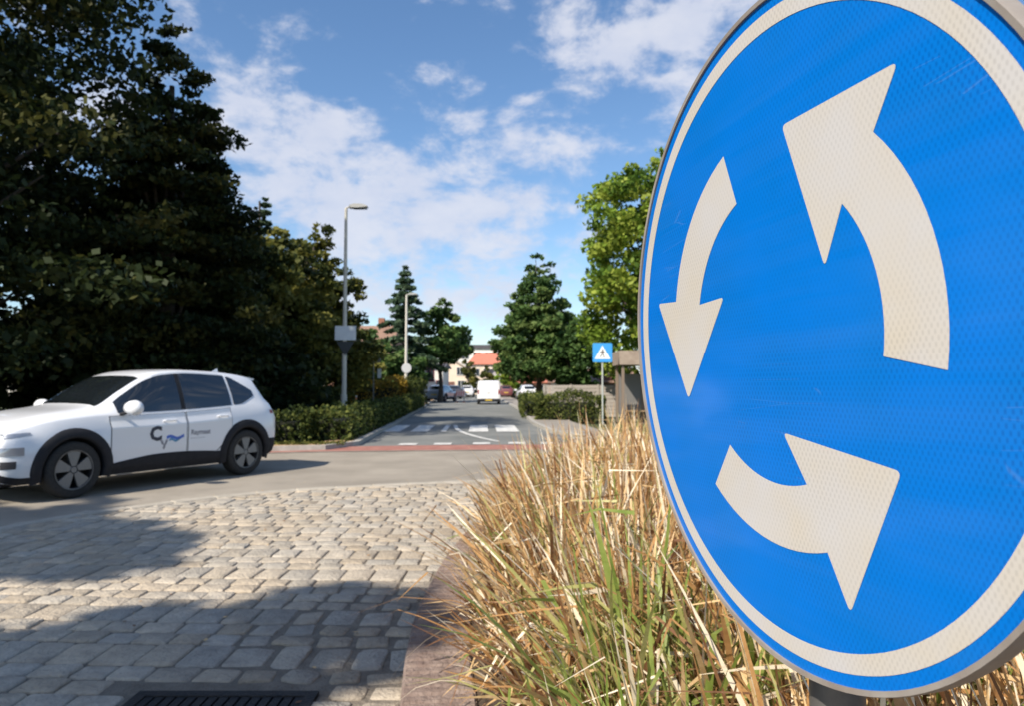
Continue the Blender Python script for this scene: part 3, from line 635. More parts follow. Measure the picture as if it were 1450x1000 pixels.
def hedge(name, path, wdt, h, kind, label, seed, dens=260, lsize=.05, light=.25, rnd_=.2):
    rr = np.random.default_rng(seed); root = empty(name, (*path[0], 0), 0, label, 'hedge'); P0 = Vector(path[0]); Cs = []; b = MB()
    for i in range(len(path) - 1):
        p, q = Vector(path[i]) - P0, Vector(path[i + 1]) - P0; ln = (q - p).length; t_ = (q - p).normalized(); nn = Vector((-t_.y, t_.x)); k = int(ln * dens)
        s = rr.uniform(-.04, 1.04, k); face = rr.choice([0, 1, 2], k, p=[.34, .33, .33])
        bumpy = 1 + rnd_ * np.sin(s * ln * 2.3 + seed) * .6 + rnd_ * rr.normal(0, .35, k)
        u = np.where(face == 0, rr.uniform(-1, 1, k), np.where(face == 1, -1, 1)) * wdt / 2 * (.92 + .1 * bumpy); z = np.where(face == 0, h * bumpy, rr.uniform(.02, 1, k) * h)
        Cs.append(np.stack([p.x + (q.x - p.x) * s + nn.x * u, p.y + (q.y - p.y) * s + nn.y * u, z], 1))
        a = wdt / 2 * .66; e0 = t_ * (.3 if i == 0 else 0); e1 = t_ * (.3 if i == len(path) - 2 else 0); v = [p + e0 + nn * a, p + e0 - nn * a, q - e1 - nn * a, q - e1 + nn * a]; b.add([(x.x, x.y, zz) for zz in (0, h * .74) for x in v], [(3, 2, 1, 0), (4, 5, 6, 7), (0, 1, 5, 4), (1, 2, 6, 5), (2, 3, 7, 6), (3, 0, 4, 7)])
    for e, o_ in ((path[0], path[1]), (path[-1], path[-2])):
        e = Vector(e) - P0; t_ = (e - (Vector(o_) - P0)).normalized(); nn = Vector((-t_.y, t_.x)); k = int(dens * .8 * wdt); u = rr.uniform(-.5, .5, k) * wdt; q = rr.uniform(-.1, .06, k)
        Cs.append(np.stack([e.x + nn.x * u + t_.x * q, e.y + nn.y * u + t_.y * q, rr.uniform(.02, 1, k) * h], 1))
    C = np.concatenate(Cs); V, F = leaves(C, np.full(len(C), lsize * 1.6), np.full(len(C), 3), lsize, rr, 1, .3); mi = rr.choice([0, 1, 2], len(F), p=[.45, .55 - light, light])
    ob('foliage', V, F, LM[kind], root, mi); b.build('dark_core', mat('hedge_inside', (.012, .014, .006), .95), root); return root  # solid dark box fills the hedge behind its leaves
hedge('hedge', [(-4.45, 17.3), (-4.9, 26), (-6.35, 46.5)], 1.0, .74, 'hedge', 'low green hedge running along the left kerb towards the houses', 51, dens=170, lsize=.055)
hedge('hedge', [(-4.9, 17.2), (-6.6, 17.1), (-9.6, 14.9), (-12, 12)], .95, .74, 'hedge', 'low dark hedge behind the rear of the white car at the red lane', 52, dens=420, lsize=.045)
hedge('hedge', [(-13.4, 45), (-9.6, 46), (-7.4, 48)], .9, 1.75, 'beech', 'tall golden hedge behind the tall lamp post', 53, dens=260, lsize=.07)
hedge('hedge', [(-7.3, 48.2), (-6.7, 52)], .9, 1.75, 'hedge', 'dark clipped hedge block right of the second lamp post', 54, dens=260, lsize=.07)
hedge('hedge', [(1.1, 28.6), (3.6, 28.2)], 1.7, 1.0, 'hedge', 'rounded green hedge on the right verge below the crossing sign', 55, dens=600, lsize=.05, light=.45)
hedge('hedge', [(1.0, 31), (.95, 42)], 1.0, .9, 'hedge', 'green hedge along the right kerb under the pointed tree', 56, dens=150, lsize=.06, light=.4)
# lawn cover under the trees
rr = np.random.default_rng(77); C = np.stack([rr.uniform(-14, -5.2, 2600), rr.uniform(18, 44, 2600), rr.uniform(.05, .28, 2600)], 1); C[:, 0] = np.minimum(C[:, 0], -4.9 - (C[:, 1] - 18) * .075 - .6)
V, F = leaves(C, np.full(len(C), .28), np.full(len(C), 7), .08, rr, .5, .5); tag(ob('ground_cover', V, F, LM['hedge'], mi=rr.choice([0, 1, 2], len(F), p=[.5, .38, .12])), 'low dark ground cover under the park trees on the left', 'ground cover', kind='stuff')
C = np.stack([rr.uniform(-5.9, -3.85, 260), rr.uniform(15.9, 16.7, 260), np.full(260, .10)], 1); V, F = leaves(C, np.full(260, .07), np.full(260, 5), .03, rr, .5, .3)
tag(ob('weeds', V, F, LM['olive'], mi=rr.choice([0, 1, 2], len(F))), 'sparse weeds on the sandy verge in front of the low hedge', 'weeds', kind='stuff')

# ------------------------------------------------------------------ vehicles
def hermite(xs, tab):
    xs = np.asarray(xs); tx = tab[:, 0]; out = np.zeros((len(xs), tab.shape[1]))
    out[:, 0] = xs
    for c in range(1, tab.shape[1]):
        y = tab[:, c]; d = np.diff(y) / np.diff(tx); m = np.zeros(len(y)); m[1:-1] = np.where(d[:-1] * d[1:] > 0, 2 * d[:-1] * d[1:] / (d[:-1] + d[1:] + 1e-12), 0); m[0] = d[0]; m[-1] = d[-1]
        i = np.clip(np.searchsorted(tx, xs) - 1, 0, len(tx) - 2); h = tx[i + 1] - tx[i]; t_ = (xs - tx[i]) / h
        out[:, c] = (2 * t_ ** 3 - 3 * t_ ** 2 + 1) * y[i] + (t_ ** 3 - 2 * t_ ** 2 + t_) * h * m[i] + (-2 * t_ ** 3 + 3 * t_ ** 2) * y[i + 1] + (t_ ** 3 - t_ ** 2) * h * m[i + 1]
    return out
# x, half width, bottom, belt z, belt half width, roof edge half width, roof edge z, centre z
CAR = np.array([(-1.98, .72, .36, .86, .60, .44, .90, .91), (-1.91, .84, .30, 1.00, .73, .53, 1.05, 1.07), (-1.81, .875, .27, 1.06, .77, .54, 1.20, 1.24), (-1.66, .89, .24, 1.075, .80, .565, 1.405, 1.455), (-1.4, .897, .22, 1.055, .82, .58, 1.462, 1.512),
                (-.9, .90, .21, 1.02, .83, .59, 1.505, 1.55), (-.4, .90, .21, .995, .83, .60, 1.52, 1.56), (0, .90, .21, .98, .83, .605, 1.49, 1.535), (.25, .90, .21, .975, .83, .615, 1.42, 1.475), (.6, .90, .21, .97, .83, .64, 1.235, 1.29), (.95, .90, .21, .965, .83, .67, 1.04, 1.09),
                (1.12, .90, .21, .955, .83, .67, 1.02, 1.055), (1.5, .897, .21, .92, .82, .65, .975, 1.005), (1.85, .865, .21, .84, .78, .62, .89, .92), (2.02, .80, .24, .75, .71, .55, .79, .82), (2.12, .66, .32, .62, .56, .40, .65, .67)])
VAN = np.array([(-2.22, .82, .34, 1.08, .81, .70, 1.74, 1.78), (-2.19, .88, .28, 1.08, .87, .77, 1.80, 1.84), (-2.05, .90, .24, 1.08, .89, .79, 1.82, 1.86), (0, .91, .22, 1.06, .89, .78, 1.83, 1.88), (.5, .91, .22, 1.04, .88, .74, 1.76, 1.82), (.9, .91, .22, 1.02, .87, .70, 1.50, 1.56), (1.35, .90, .22, 1.0, .85, .68, 1.09, 1.14),
                (1.7, .88, .22, .93, .80, .64, .98, 1.02), (2.0, .82, .24, .80, .72, .55, .84, .87), (2.12, .68, .32, .64, .58, .4, .66, .68)])
def section(row):
    x, w_, zb, bz, wb, wr, zr, zc = row; H = bz - zb
    p = [(0, zb), (.6 * w_, zb), (w_ - .07, zb + .005), (w_ - .02, zb + .10 * min(1, H / .7)), (w_, zb + H * .42), (w_ - .001, bz - .17 * min(1, H / .7)), (w_ - .044, bz - .085 * min(1, H / .7)), (wb + .012, bz - .015), (wb - .004, bz + .004)]
    for t_ in (.33, .66): p.append((wb + (wr - wb) * t_ + .022 * math.sin(math.pi * t_) * min(1, (zr - bz) / .3), bz + (zr - bz) * t_ + .002))
    p += [(wr, zr), (wr - .05, zr + (zc - zr) * .50), (wr - .12, zr + (zc - zr) * .74), (.5 * wr, zr + .93 * (zc - zr)), (0, zc)]
    return p
class Shell:
    def __init__(s, tab): s.tab = tab; s.x0, s.x1 = tab[0, 0], tab[-1, 0]
    def sec(s, x): return section(hermite([x], s.tab)[0])
    def side(s, x, z):
        p = s.sec(x)[2:12]; return float(np.interp(z, [q[1] for q in p], [q[0] for q in p]))
    def top(s, x, y):
        p = s.sec(x)[8:][::-1]; return float(np.interp(abs(y), [q[0] for q in p], [q[1] for q in p]))
    def body(s, n=64):
        xs = np.unique(np.concatenate([np.linspace(s.x0, s.x1, n), s.tab[:, 0]])); S = [s.sec(x) for x in xs]; m = len(S[0]); V = []; F = []
        loop = lambda sc: [(y, z) for y, z in sc] + [(-y, z) for y, z in sc[::-1][1:-1]]
        for x, sc in zip(xs, S): V += [(x, y, z) for y, z in loop(sc)]
        k = len(loop(S[0]))
        for i in range(len(xs) - 1):
            for j in range(k): F.append((i * k + j, (i + 1) * k + j, (i + 1) * k + (j + 1) % k, i * k + (j + 1) % k))
        F.append(tuple(range(k))); F.append(tuple((len(xs) - 1) * k + j for j in range(k))[::-1])
        return V, F
    def panel(s, x0, x1, lo, hi, off, sgn_, nx=14, nz=6):
        """a curved panel lying on the flank between two height curves"""
        V = []; F = []
        for i in range(nx + 1):
            x = x0 + (x1 - x0) * i / nx; a, b_ = (lo(x) if callable(lo) else lo), (hi(x) if callable(hi) else hi)
            for j in range(nz + 1): z = a + (b_ - a) * j / nz; V.append((x, sgn_ * (s.side(x, z) + off), z))
        for i in range(nx):
            for j in range(nz):
                q = (i * (nz + 1) + j, (i + 1) * (nz + 1) + j, (i + 1) * (nz + 1) + j + 1, i * (nz + 1) + j + 1); F.append(q if sgn_ < 0 else q[::-1])
        return V, F
    def toppanel(s, x0, x1, hw, off, nx=10, ny=12):
        V = []; F = []
        for i in range(nx + 1):
            x = x0 + (x1 - x0) * i / nx; h_ = hw(x)
            for j in range(ny + 1): y = -h_ + 2 * h_ * j / ny; V.append((x, y, s.top(x, y) + off))
        for i in range(nx):
            for j in range(ny): F.append((i * (ny + 1) + j, (i + 1) * (ny + 1) + j, (i + 1) * (ny + 1) + j + 1, i * (ny + 1) + j + 1))
        return V, F
def paint(name, c, rough=.3, metal=0.): return mat(name, c, rough, metal, coat=.8)
m_carwhite = paint('white_paint', (.72, .73, .75), .32); m_glass = mat('car_glass', (.010, .013, .016), .05, spec=.8, coat=1); m_blk = mat('black_plastic', (.014, .015, .018), .7, spec=.25, c2=(.020, .020, .024), scale=15)
m_tyre = mat('tyre_rubber', (.015, .015, .015), .85, c2=(.03, .028, .026), scale=30); m_rimm = mat('alloy_rim', (.17, .175, .18), .4, metal=.5); m_rimd = mat('rim_dark', (.03, .03, .033), .45, metal=.4)
m_seam = mat('panel_gap', (.03, .03, .035), .8); m_lamp = mat('lamp_lens', (.35, .37, .40), .12, coat=1, metal=.3); m_redl = mat('red_lens', (.25, .01, .012), .2, coat=1); m_chrome = mat('chrome', (.6, .6, .6), .15, metal=1)
m_plate = mat('number_plate', (.62, .42, .05), .5); m_door_in = mat('dark_interior', (.01, .01, .012), .9)
def wheel(parent, x, y, sg, r_=.335, detail=True):
    w_ = empty('wheel', (x, y, r_)); w_.parent = parent
    b = MB(); b.lathe([(r_ * .66, -.09), (r_ * .9, -.105), (r_ * .985, -.085), (r_, -.04), (r_, .04), (r_ * .985, .085), (r_ * .9, .105), (r_ * .66, .09)], axis='y', n=36); smoothpoly(b.build('tyre', m_tyre, w_), 50)
    b = MB(); o_ = sg
    b.lathe([(r_ * .67, .085 * o_), (r_ * .70, .098 * o_), (r_ * .655, .096 * o_), (r_ * .63, .055 * o_), (r_ * .63, -.05 * o_), (.001, -.05 * o_)], axis='y', n=36, mi=1)
    b.lathe([(r_ * .67, .0985 * o_), (r_ * .70, .100 * o_), (r_ * .66, .098 * o_)], axis='y', n=36, mi=0)
    b.lathe([(.001, .09 * o_), (.035, .09 * o_), (.045, .075 * o_), (.06, .05 * o_)], axis='y', n=18, mi=0)
    for k in range(5):
        a = 2 * math.pi * k / 5 + .3; poly = [(.045, -.028), (.045, .028), (r_ * .40, .058), (r_ * .66, .085), (r_ * .66, -.085), (r_ * .40, -.058)]
        fn = lambda u, v_, h, a=a: (u * math.cos(a) - v_ * math.sin(a), h - (.022 * (u / r_)) * 0, u * math.sin(a) + v_ * math.cos(a))
        b.prism(poly, .055 * o_, .088 * o_, fn, 0)
    b.build('rim', [m_rimm, m_rimd], w_); return w_
def make_car(loc, heading, label, body_m, scale=1., detail=True, group=None):
    root = empty('car' if detail else 'parked_car', loc, heading, label, 'car', group); root.scale = (scale, scale, scale * (1.03 if detail else 1))
    S = Shell(CAR); V, F = S.body(); me = bpy.data.meshes.new('body_src'); me.from_pydata(V, [], F); bm = bmesh.new(); bm.from_mesh(me); bmesh.ops.recalc_face_normals(bm, faces=bm.faces); bm.to_mesh(me); bm.free(); me.materials.append(body_m); me.materials.append(m_door_in)
    src = bpy.data.objects.new('body_src', me); col.objects.link(src)
    cut = MB()
    for ax in (1.30, -1.30):
        for sg in (1, -1): cut.lathe([(.001, sg * .58), (.385, sg * .58), (.385, sg * 1.1), (.001, sg * 1.1)][::1 if sg > 0 else 1], c=(ax, 0, .335), axis='y', n=40)
    cu = ob('cutter', cut.v, cut.f, [body_m, m_door_in], mi=[1] * len(cut.f)); bm = bmesh.new(); bm.from_mesh(cu.data); bmesh.ops.remove_doubles(bm, verts=bm.verts, dist=.0015); bmesh.ops.recalc_face_normals(bm, faces=bm.faces); bm.to_mesh(cu.data); bm.free()
    mod = src.modifiers.new('b', 'BOOLEAN'); mod.operation = 'DIFFERENCE'; mod.solver = 'EXACT'; mod.object = cu
    dg = bpy.context.evaluated_depsgraph_get(); nm = bpy.data.meshes.new_from_object(src.evaluated_get(dg)); nm.name = 'body'
    bpy.data.objects.remove(src); bpy.data.objects.remove(cu)
    bo = bpy.data.objects.new('body', nm); col.objects.link(bo); bo.parent = root; smoothpoly(bo, 32)
    P = lambda nm_, vf, m, par=root: ob(nm_, vf[0], vf[1], m, par, smooth=True)
    # windows
    P('windshield', S.toppanel(.30, .93, lambda x: S.sec(x)[11][0] - .035, .006), m_glass)
    P('rear_window', S.toppanel(-1.87, -1.68, lambda x: S.sec(x)[11][0] - .05, .006), m_glass)
    belt = lambda x: hermite([x], CAR)[0][3]; edge = lambda x: hermite([x], CAR)[0][6]
    lo = lambda x: belt(x) + .012
    hi = lambda x: max(lo(x) + .004, edge(x) - .022 - max(0, x - .1) * .02 - max(0, -1.15 - x) * .25)
    for sg in (1, -1):
        P('side_window', S.panel(-.20, .73, lo, hi, .005, sg, 18), m_glass)
        P('side_window', S.panel(-1.06, -.27, lo, hi, .005, sg, 12), m_glass)
        P('side_window', S.panel(-1.52, -1.10, lambda x: lo(x) + max(0, -1.25 - x) * .35, lambda x: max(lo(x) + max(0, -1.25 - x) * .35 + .003, hi(x) - .01 - max(0, -1.2 - x) * .20), .005, sg, 8), m_glass)
        P('window_pillar', S.panel(-.268, -.202, lo, hi, .0035, sg, 2), m_blk)
        fo = lambda x: .33 if x > -.9 else .33 + (-.9 - x) * 1.1
        dtop = lambda x: belt(x) - .02
        P('door_seam', S.panel(-.246, .860, .342, dtop, .0015, sg, 14, 40), m_seam); d_ = P('door', S.panel(-.235, .85, .36, lambda x: dtop(x) - .004, .0045, sg, 16, 40), body_m)
        b = MB(); b.tube([(-.08, sg * (S.side(-.08, .86) + .012), .862), (-.06, sg * (S.side(-.06, .86) + .035), .865), (.10, sg * (S.side(.1, .86) + .035), .862), (.12, sg * (S.side(.12, .86) + .012), .858)], .012, 8); b.build('door_handle', body_m, d_)
        P('door_seam', S.panel(-1.020, -.256, lambda x: .342 + max(0, -.70 - x) * .9, dtop, .0015, sg, 12, 40), m_seam); d_ = P('door', S.panel(-1.01, -.265, lambda x: .36 + max(0, -.70 - x) * .9, lambda x: dtop(x) - .004, .0045, sg, 14, 40), body_m)
        b = MB(); b.tube([(-.94, sg * (S.side(-.94, .89) + .012), .893), (-.92, sg * (S.side(-.92, .89) + .035), .895), (-.78, sg * (S.side(-.78, .89) + .035), .893), (-.76, sg * (S.side(-.76, .89) + .012), .889)], .012, 8); b.build('door_handle', body_m, d_)
        # lower cladding and wheel arch flares
        P('sill_cladding', S.panel(-.92, .92, lambda x: hermite([x], CAR)[0][2] + .012, lambda x: .385 + .055 * math.sin(math.pi * (x + .92) / 1.84) - .05 * max(0, (x - .3)), .010, sg, 20), m_blk)
        P('bumper_cladding', S.panel(-1.97, -1.66, lambda x: hermite([x], CAR)[0][2] + .01, .52, .008, sg, 6), m_blk)
        P('bumper_cladding', S.panel(1.66, 2.10, lambda x: hermite([x], CAR)[0][2] + .006, lambda x: hermite([x], CAR)[0][2] + .085, .008, sg, 8), m_blk)
        for ax in (1.30, -1.30):
            V = []; F = []; na = 30
            for i in range(na + 1):
                a = R(-16 + 212 * i / na)
                for j, (rr_, of) in enumerate(((.372, -.03), (.374, .020), (.40, .026), (.472, .022), (.492, -.002))):
                    px_, pz_ = ax + rr_ * math.cos(a), .335 + rr_ * math.sin(a) * 1.0; V.append((px_, sg * (S.side(min(max(px_, -1.97), 2.1), max(pz_, .25)) + of), pz_))
            for i in range(na):
                for j in range(4): q = (i * 5 + j, (i + 1) * 5 + j, (i + 1) * 5 + j + 1, i * 5 + j + 1); F.append(q)
            o = ob('wheel_arch', V, F, m_blk, root, smooth=True)
        # lamps
        P('daytime_lamp', S.panel(1.78, 2.085, lambda x: .775 - .16 * (x - 1.75), lambda x: .80 - .06 * (x - 1.75) - .05 * max(0, 1.84 - x), .008, sg, 8), m_lamp)
        P('headlight', S.panel(1.86, 2.09, .545, lambda x: .635, .008, sg, 8), m_lamp)
        P('air_intake', S.panel(1.93, 2.06, .40, .485, .006, sg, 5), m_seam)
        P('taillight', S.panel(-1.955, -1.77, lambda x: .90, lambda x: .955 - .02 * max(0, x + 1.9), .007, sg, 8), m_redl)
        # mirror
        mb = MB(); c = Vector((.64, sg * 1.03, 1.045)); prof = [(-.15, .015), (-.13, .07), (-.05, .095), (.05, .098), (.11, .075), (.14, .02)]
        vv = []; ff = []; kk = 12
        for (dy, rad) in prof:
            for i in range(kk): a = 2 * math.pi * i / kk; vv.append((c.x + .085 * math.cos(a) * rad / .098 + .01, c.y + dy * sg, c.z + rad * math.sin(a)))
        for i in range(len(prof) - 1):
            for j in range(kk): ff.append((i * kk + j, i * kk + (j + 1) % kk, (i + 1) * kk + (j + 1) % kk, (i + 1) * kk + j))
        ff += [tuple(range(kk)), tuple((len(prof) - 1) * kk + j for j in range(kk))]
        mb.add(vv, ff); mo = mb.build('mirror', body_m, root, smooth=True)
        b = MB(); b.tube([(.70, sg * .84, .965), (.68, sg * .93, .985)], .022, 8); b.build('mirror_arm', m_blk, mo)
        for ax in (1.30, -1.30): wheel(root, ax, sg * .79, sg)
    # front and rear
    b = MB(); b.box(2.095, 2.125, -.42, .42, .34, .46); b.build('grille', m_blk, root)
    b = MB(); b.box(2.126, 2.132, -.26, .26, .50, .60); b.build('number_plate', m_plate, root)
    b = MB(); b.box(-2.0, -1.978, -.26, .26, .62, .72); b.build('number_plate', m_plate, root)
    V = []; xs = (-1.60, -1.70, -1.80)
    b = MB(); b.prism([(-1.52, 1.475), (-1.76, 1.438), (-1.77, 1.418), (-1.66, 1.39), (-1.52, 1.40)], -.50, .50, lambda u, v_, h: (u, h, v_)); b.build('spoiler', body_m, root)
    b = MB(); b.add([(-1.25, 0, 1.50), (-1.48, -.025, 1.48), (-1.48, .025, 1.48), (-1.46, 0, 1.60)], [(0, 1, 3), (0, 3, 2), (1, 2, 3), (0, 2, 1)]); b.build('antenna', body_m, root)
    b = MB(); b.box(-1.85, 1.95, -.60, .60, .19, .24); b.build('underbody', m_door_in, root)
    return root, S
hd = math.atan2(-.884, -.468)
car, SH = make_car((-5.66, 10.52, 0), hd, 'white crossover car with black wheel arches driving round the ring on the left', m_carwhite, 1.035)
# lettering and emblem on the doors
def text_mesh(s, size, m, parent, x, z, name='lettering', bold=0.):
    cu = bpy.data.curves.new(name, 'FONT'); cu.body = s; cu.size = size; cu.offset = bold; cu.extrude = 0; cu.resolution_u = 2
    o = bpy.data.objects.new('t', cu); col.objects.link(o); dg = bpy.context.evaluated_depsgraph_get(); me = bpy.data.meshes.new_from_object(o.evaluated_get(dg)); bpy.data.objects.remove(o)
    # text reads from the car's front to its rear on the left flank
    for v_ in me.vertices:
        xx = x - v_.co.x; zz = z + v_.co.y; v_.co = (xx, SH.side(xx, zz) + .0065, zz)
    me.materials.clear(); me.materials.append(m); q = bpy.data.objects.new(name, me); col.objects.link(q); q.parent = parent; return q
m_ink = mat('decal_navy', (.025, .03, .05), .5); m_inkb = mat('decal_blue', (.06, .14, .50), .4); m_inkg = mat('decal_teal', (.08, .26, .42), .4); m_grey = mat('decal_grey', (.22, .22, .25), .5)
doors = [c for c in car.children if c.name.startswith('door') and 'seam' not in c.name]
text_mesh('C', .25, m_ink, car, .33, .615, 'emblem', .012); text_mesh('v', .24, m_grey, car, .17, .495, 'emblem', .006)
def wave(x0, x1, z, amp, th, m):
    V = []; F = []; k = 20
    for i in range(k + 1):
        x = x0 + (x1 - x0) * i / k; zc = z + amp * math.sin(2.4 * math.pi * i / k)
        for dz_ in (-th / 2, th / 2): V.append((x, SH.side(x, zc + dz_) + .0065, zc + dz_))
    for i in range(k): F.append((2 * i, 2 * i + 1, 2 * i + 3, 2 * i + 2))
    ob('emblem', V, F, m, car)
wave(.08, -.19, .635, .016, .042, m_inkb); wave(.04, -.12, .60, .014, .03, m_inkg)
text_mesh('Raymaat', .095, m_grey, car, -.30, .655, 'lettering', .003); text_mesh('- - - - - - - -', .05, m_grey, car, -.30, .595, 'lettering', .002)

def simple_car(loc, heading, label, c, nm, scale=1.): return make_car(loc, heading, label, paint(nm, c, .35, .2), scale, False, 'cars parked along the street')[0]
c1 = simple_car((-6.55, 66, 0), R(75), 'silver grey parked car behind the left hedge by the cream house', (.34, .37, .42), 'silver_paint', 1.0)
def recopy(src, loc, rz, label, m_from, m_to):
    c = copy_tree(src); c.location = loc; c.rotation_euler.z = rz; c['label'] = label
    def sw(o):
        if o.type == 'MESH' and any(sl.material == m_from for sl in o.material_slots):
            o.data = o.data.copy()
            for i, mm in enumerate(o.data.materials):
                if mm == m_from: o.data.materials[i] = m_to
        for ch in o.children: sw(ch)
    sw(c); return c
silver = MATS['silver_paint']; wp = paint('parked_white', (.70, .70, .70), .35)
recopy(c1, (X(746, 70), 70, 0), R(97), 'white parked car at the right kerb under the pointed tree', silver, wp)
recopy(c1, (X(662, 92), 92, 0), R(92), 'small white car far down the street left of the van', silver, wp)
recopy(c1, (X(641, 80), 81, 0), R(96), 'dark parked car behind the silver one on the left', silver, paint('parked_dark', (.05, .05, .06), .35))
recopy(c1, (X(716, 88), 88, 0), R(92), 'dark red parked car just right of the van', silver, paint('parked_red', (.16, .05, .05), .35))
# van
def make_van(loc, heading, label):
    root = empty('van', loc, heading, label, 'van'); S = Shell(VAN); V, F = S.body(50); o = ob('body', V, F, m_vanw, root); bm = bmesh.new(); bm.from_mesh(o.data); bmesh.ops.recalc_face_normals(bm, faces=bm.faces); bm.to_mesh(o.data); bm.free(); smoothpoly(o, 35)
    P = lambda nm_, vf, m: ob(nm_, vf[0], vf[1], m, root, smooth=True)
    P('windshield', S.toppanel(.58, 1.28, lambda x: S.sec(x)[11][0] - .04, .006), m_glass)
    for sg in (1, -1):
        P('side_window', S.panel(-.0, .95, 1.08, lambda x: max(1.09, hermite([x], VAN)[0][6] - .05), .006, sg), m_glass)
        for ax in (1.35, -1.35): wheel(root, ax, sg * .80, sg, .32)
        b = MB(); b.box(-2.235, -2.17, sg * .80 - .05, sg * .80 + .05, .80, 1.15); b.build('taillight', m_redl, root)
        b = MB(); b.box(-2.232, -2.222, min(sg * .012, sg * .74), max(sg * .012, sg * .74), .46, 1.70); d_ = b.build('rear_door', m_vanw, root)
        b = MB(); b.box(-2.25, -2.233, min(sg * .04, sg * .10), max(sg * .04, sg * .10), .88, .93); b.build('door_handle', m_blk, d_)
        b = MB(); b.box(.9, 1.05, sg * .95 - .07, sg * .95 + .07, 1.08, 1.26); b.build('mirror', m_blk, root)
    b = MB(); b.box(-2.29, -2.18, -.88, .88, .24, .44); b.build('bumper', m_blk, root)
    b = MB(); b.box(-2.30, -2.291, -.26, .26, .30, .40); b.build('number_plate', m_plate, root)
    return root
m_vanw = paint('van_white', (.80, .80, .80), .4)
make_van((X(692, 57), 57, 0), R(92), 'white delivery van driving away in the middle of the street')

# ------------------------------------------------------------------ street furniture
m_pole = mat('pole_paint', (.52, .49, .42), .6, c2=(.60, .57, .49), scale=4, stretch=(1, 1, .2))
m_signback = mat('sign_back', (.40, .42, .43), .45, metal=.5, c2=(.34, .36, .37), scale=8)
def lamp_post(x, y, h, label, thick=1.0, ang=0):
    root = empty('street_lamp', (x, y, 0), ang, label, 'street lamp', 'street lamps on the left verge')
    b = MB(); b.tube([(0, 0, 0), (0, 0, 1.1)], [.09 * thick, .088 * thick], 16); b.tube([(0, 0, 1.1), (0, 0, h)], [.072 * thick, .042 * thick], 14); smoothpoly(b.build('pole', m_pole, root))
    b = MB(); b.tube([(0, 0, h - .02), (.05, 0, h + .02), (.2, 0, h + .04)], .03, 8); b.build('bracket', m_pole, root)
    b = MB(); pr_ = [(.12, -.02), (.14, .07), (.30, .12), (.60, .11), (.78, .05), (.80, .01), (.45, -.03)]
    b.prism(pr_, -.13, .13, lambda u, v_, q: (u, q, h + .02 + v_)); b.build('lamp_head', mat('lamp_grey', (.36, .36, .34), .5), root)
    b = MB(); b.box(.28, .76, -.10, .10, h - .035, h - .012); b.build('lamp_lens', mat('lamp_glass', (.10, .10, .10), .2), root)
    return root
Y1 = 25.6; lamp_post(X(487.5, Y1), Y1, Z(294, Y1), 'tall grey street lamp behind the low hedge carrying two signs', 1.25)
Y2 = 50.; lamp_post(X(575, Y2), Y2, Z(417, Y2), 'second smaller looking street lamp with a small round sign on its pole', 1.7)
def panel_thing(name, x, y, z, build, label, cat='road sign'):
    root = empty(name, (x, y, z), 0, label, cat); build(root); return root
def bf(root):
    b = MB(); b.box(-.38, .38, -.115, -.10, -.26, .26); b.build('panel', mat('sign_back_pale', (.74, .77, .78), .5, c2=(.66, .69, .71), scale=5), root)
    b = MB(); b.box(-.11, .11, -.099, .11, -.15, -.10); b.box(-.11, .11, -.099, .11, .10, .15); b.build('clamp', m_galv, root)
panel_thing('direction_sign', X(489.5, Y1), Y1, Z(471.5, Y1), bf, 'pale rectangular sign fixed on the tall lamp post')
def bt(root):
    b = MB(); b.prism(rnd([(-.33, .14), (.33, .14), (0, -.40)], (0, 1, 2), .06), -.115, -.103, lambda u, v_, h: (u, h, v_)); b.build('panel', mat('sign_dark_back', (.05, .055, .055), .7), root)
    b = MB(); b.box(-.11, .11, -.102, .11, .05, .10); b.build('clamp', m_galv, root)
panel_thing('yield_sign', X(489.5, Y1), Y1, Z(489, Y1) , bt, 'dark back of a triangular sign under the pale panel on the lamp post')
def br_(root):
    b = MB(); b.lathe([(.001, -.145), (.33, -.145), (.345, -.14), (.345, -.13), (.001, -.13)], axis='y', n=32); b.build('panel', mat('sign_round_pale', (.48, .49, .50), .5), root)
    b = MB(); b.box(-.13, .13, -.129, .13, -.03, .03); b.build('clamp', m_galv, root)
panel_thing('round_sign', X(576, Y2), Y2, Z(522, Y2), br_, 'small pale round sign on the second lamp post')
# free standing sign between the lamps
Y3 = 38.; s3 = empty('parking_sign', (X(529, Y3), Y3, 0), 0, 'grey square sign on a thin post behind the golden hedge', 'road sign')
b = MB(); b.tube([(0, 0, 0), (0, 0, Z(494, Y3))], .03, 10); b.build('post', m_galv, s3)
b = MB(); b.box(-.38, .38, -.055, -.04, Z(514, Y3), Z(496, Y3)); b.build('panel', m_signback, s3)
b = MB(); b.box(.22, .42, -.06, -.042, Z(536, Y3), Z(523, Y3)); b.build('plate', mat('small_plate', (.75, .75, .70), .5), s3)
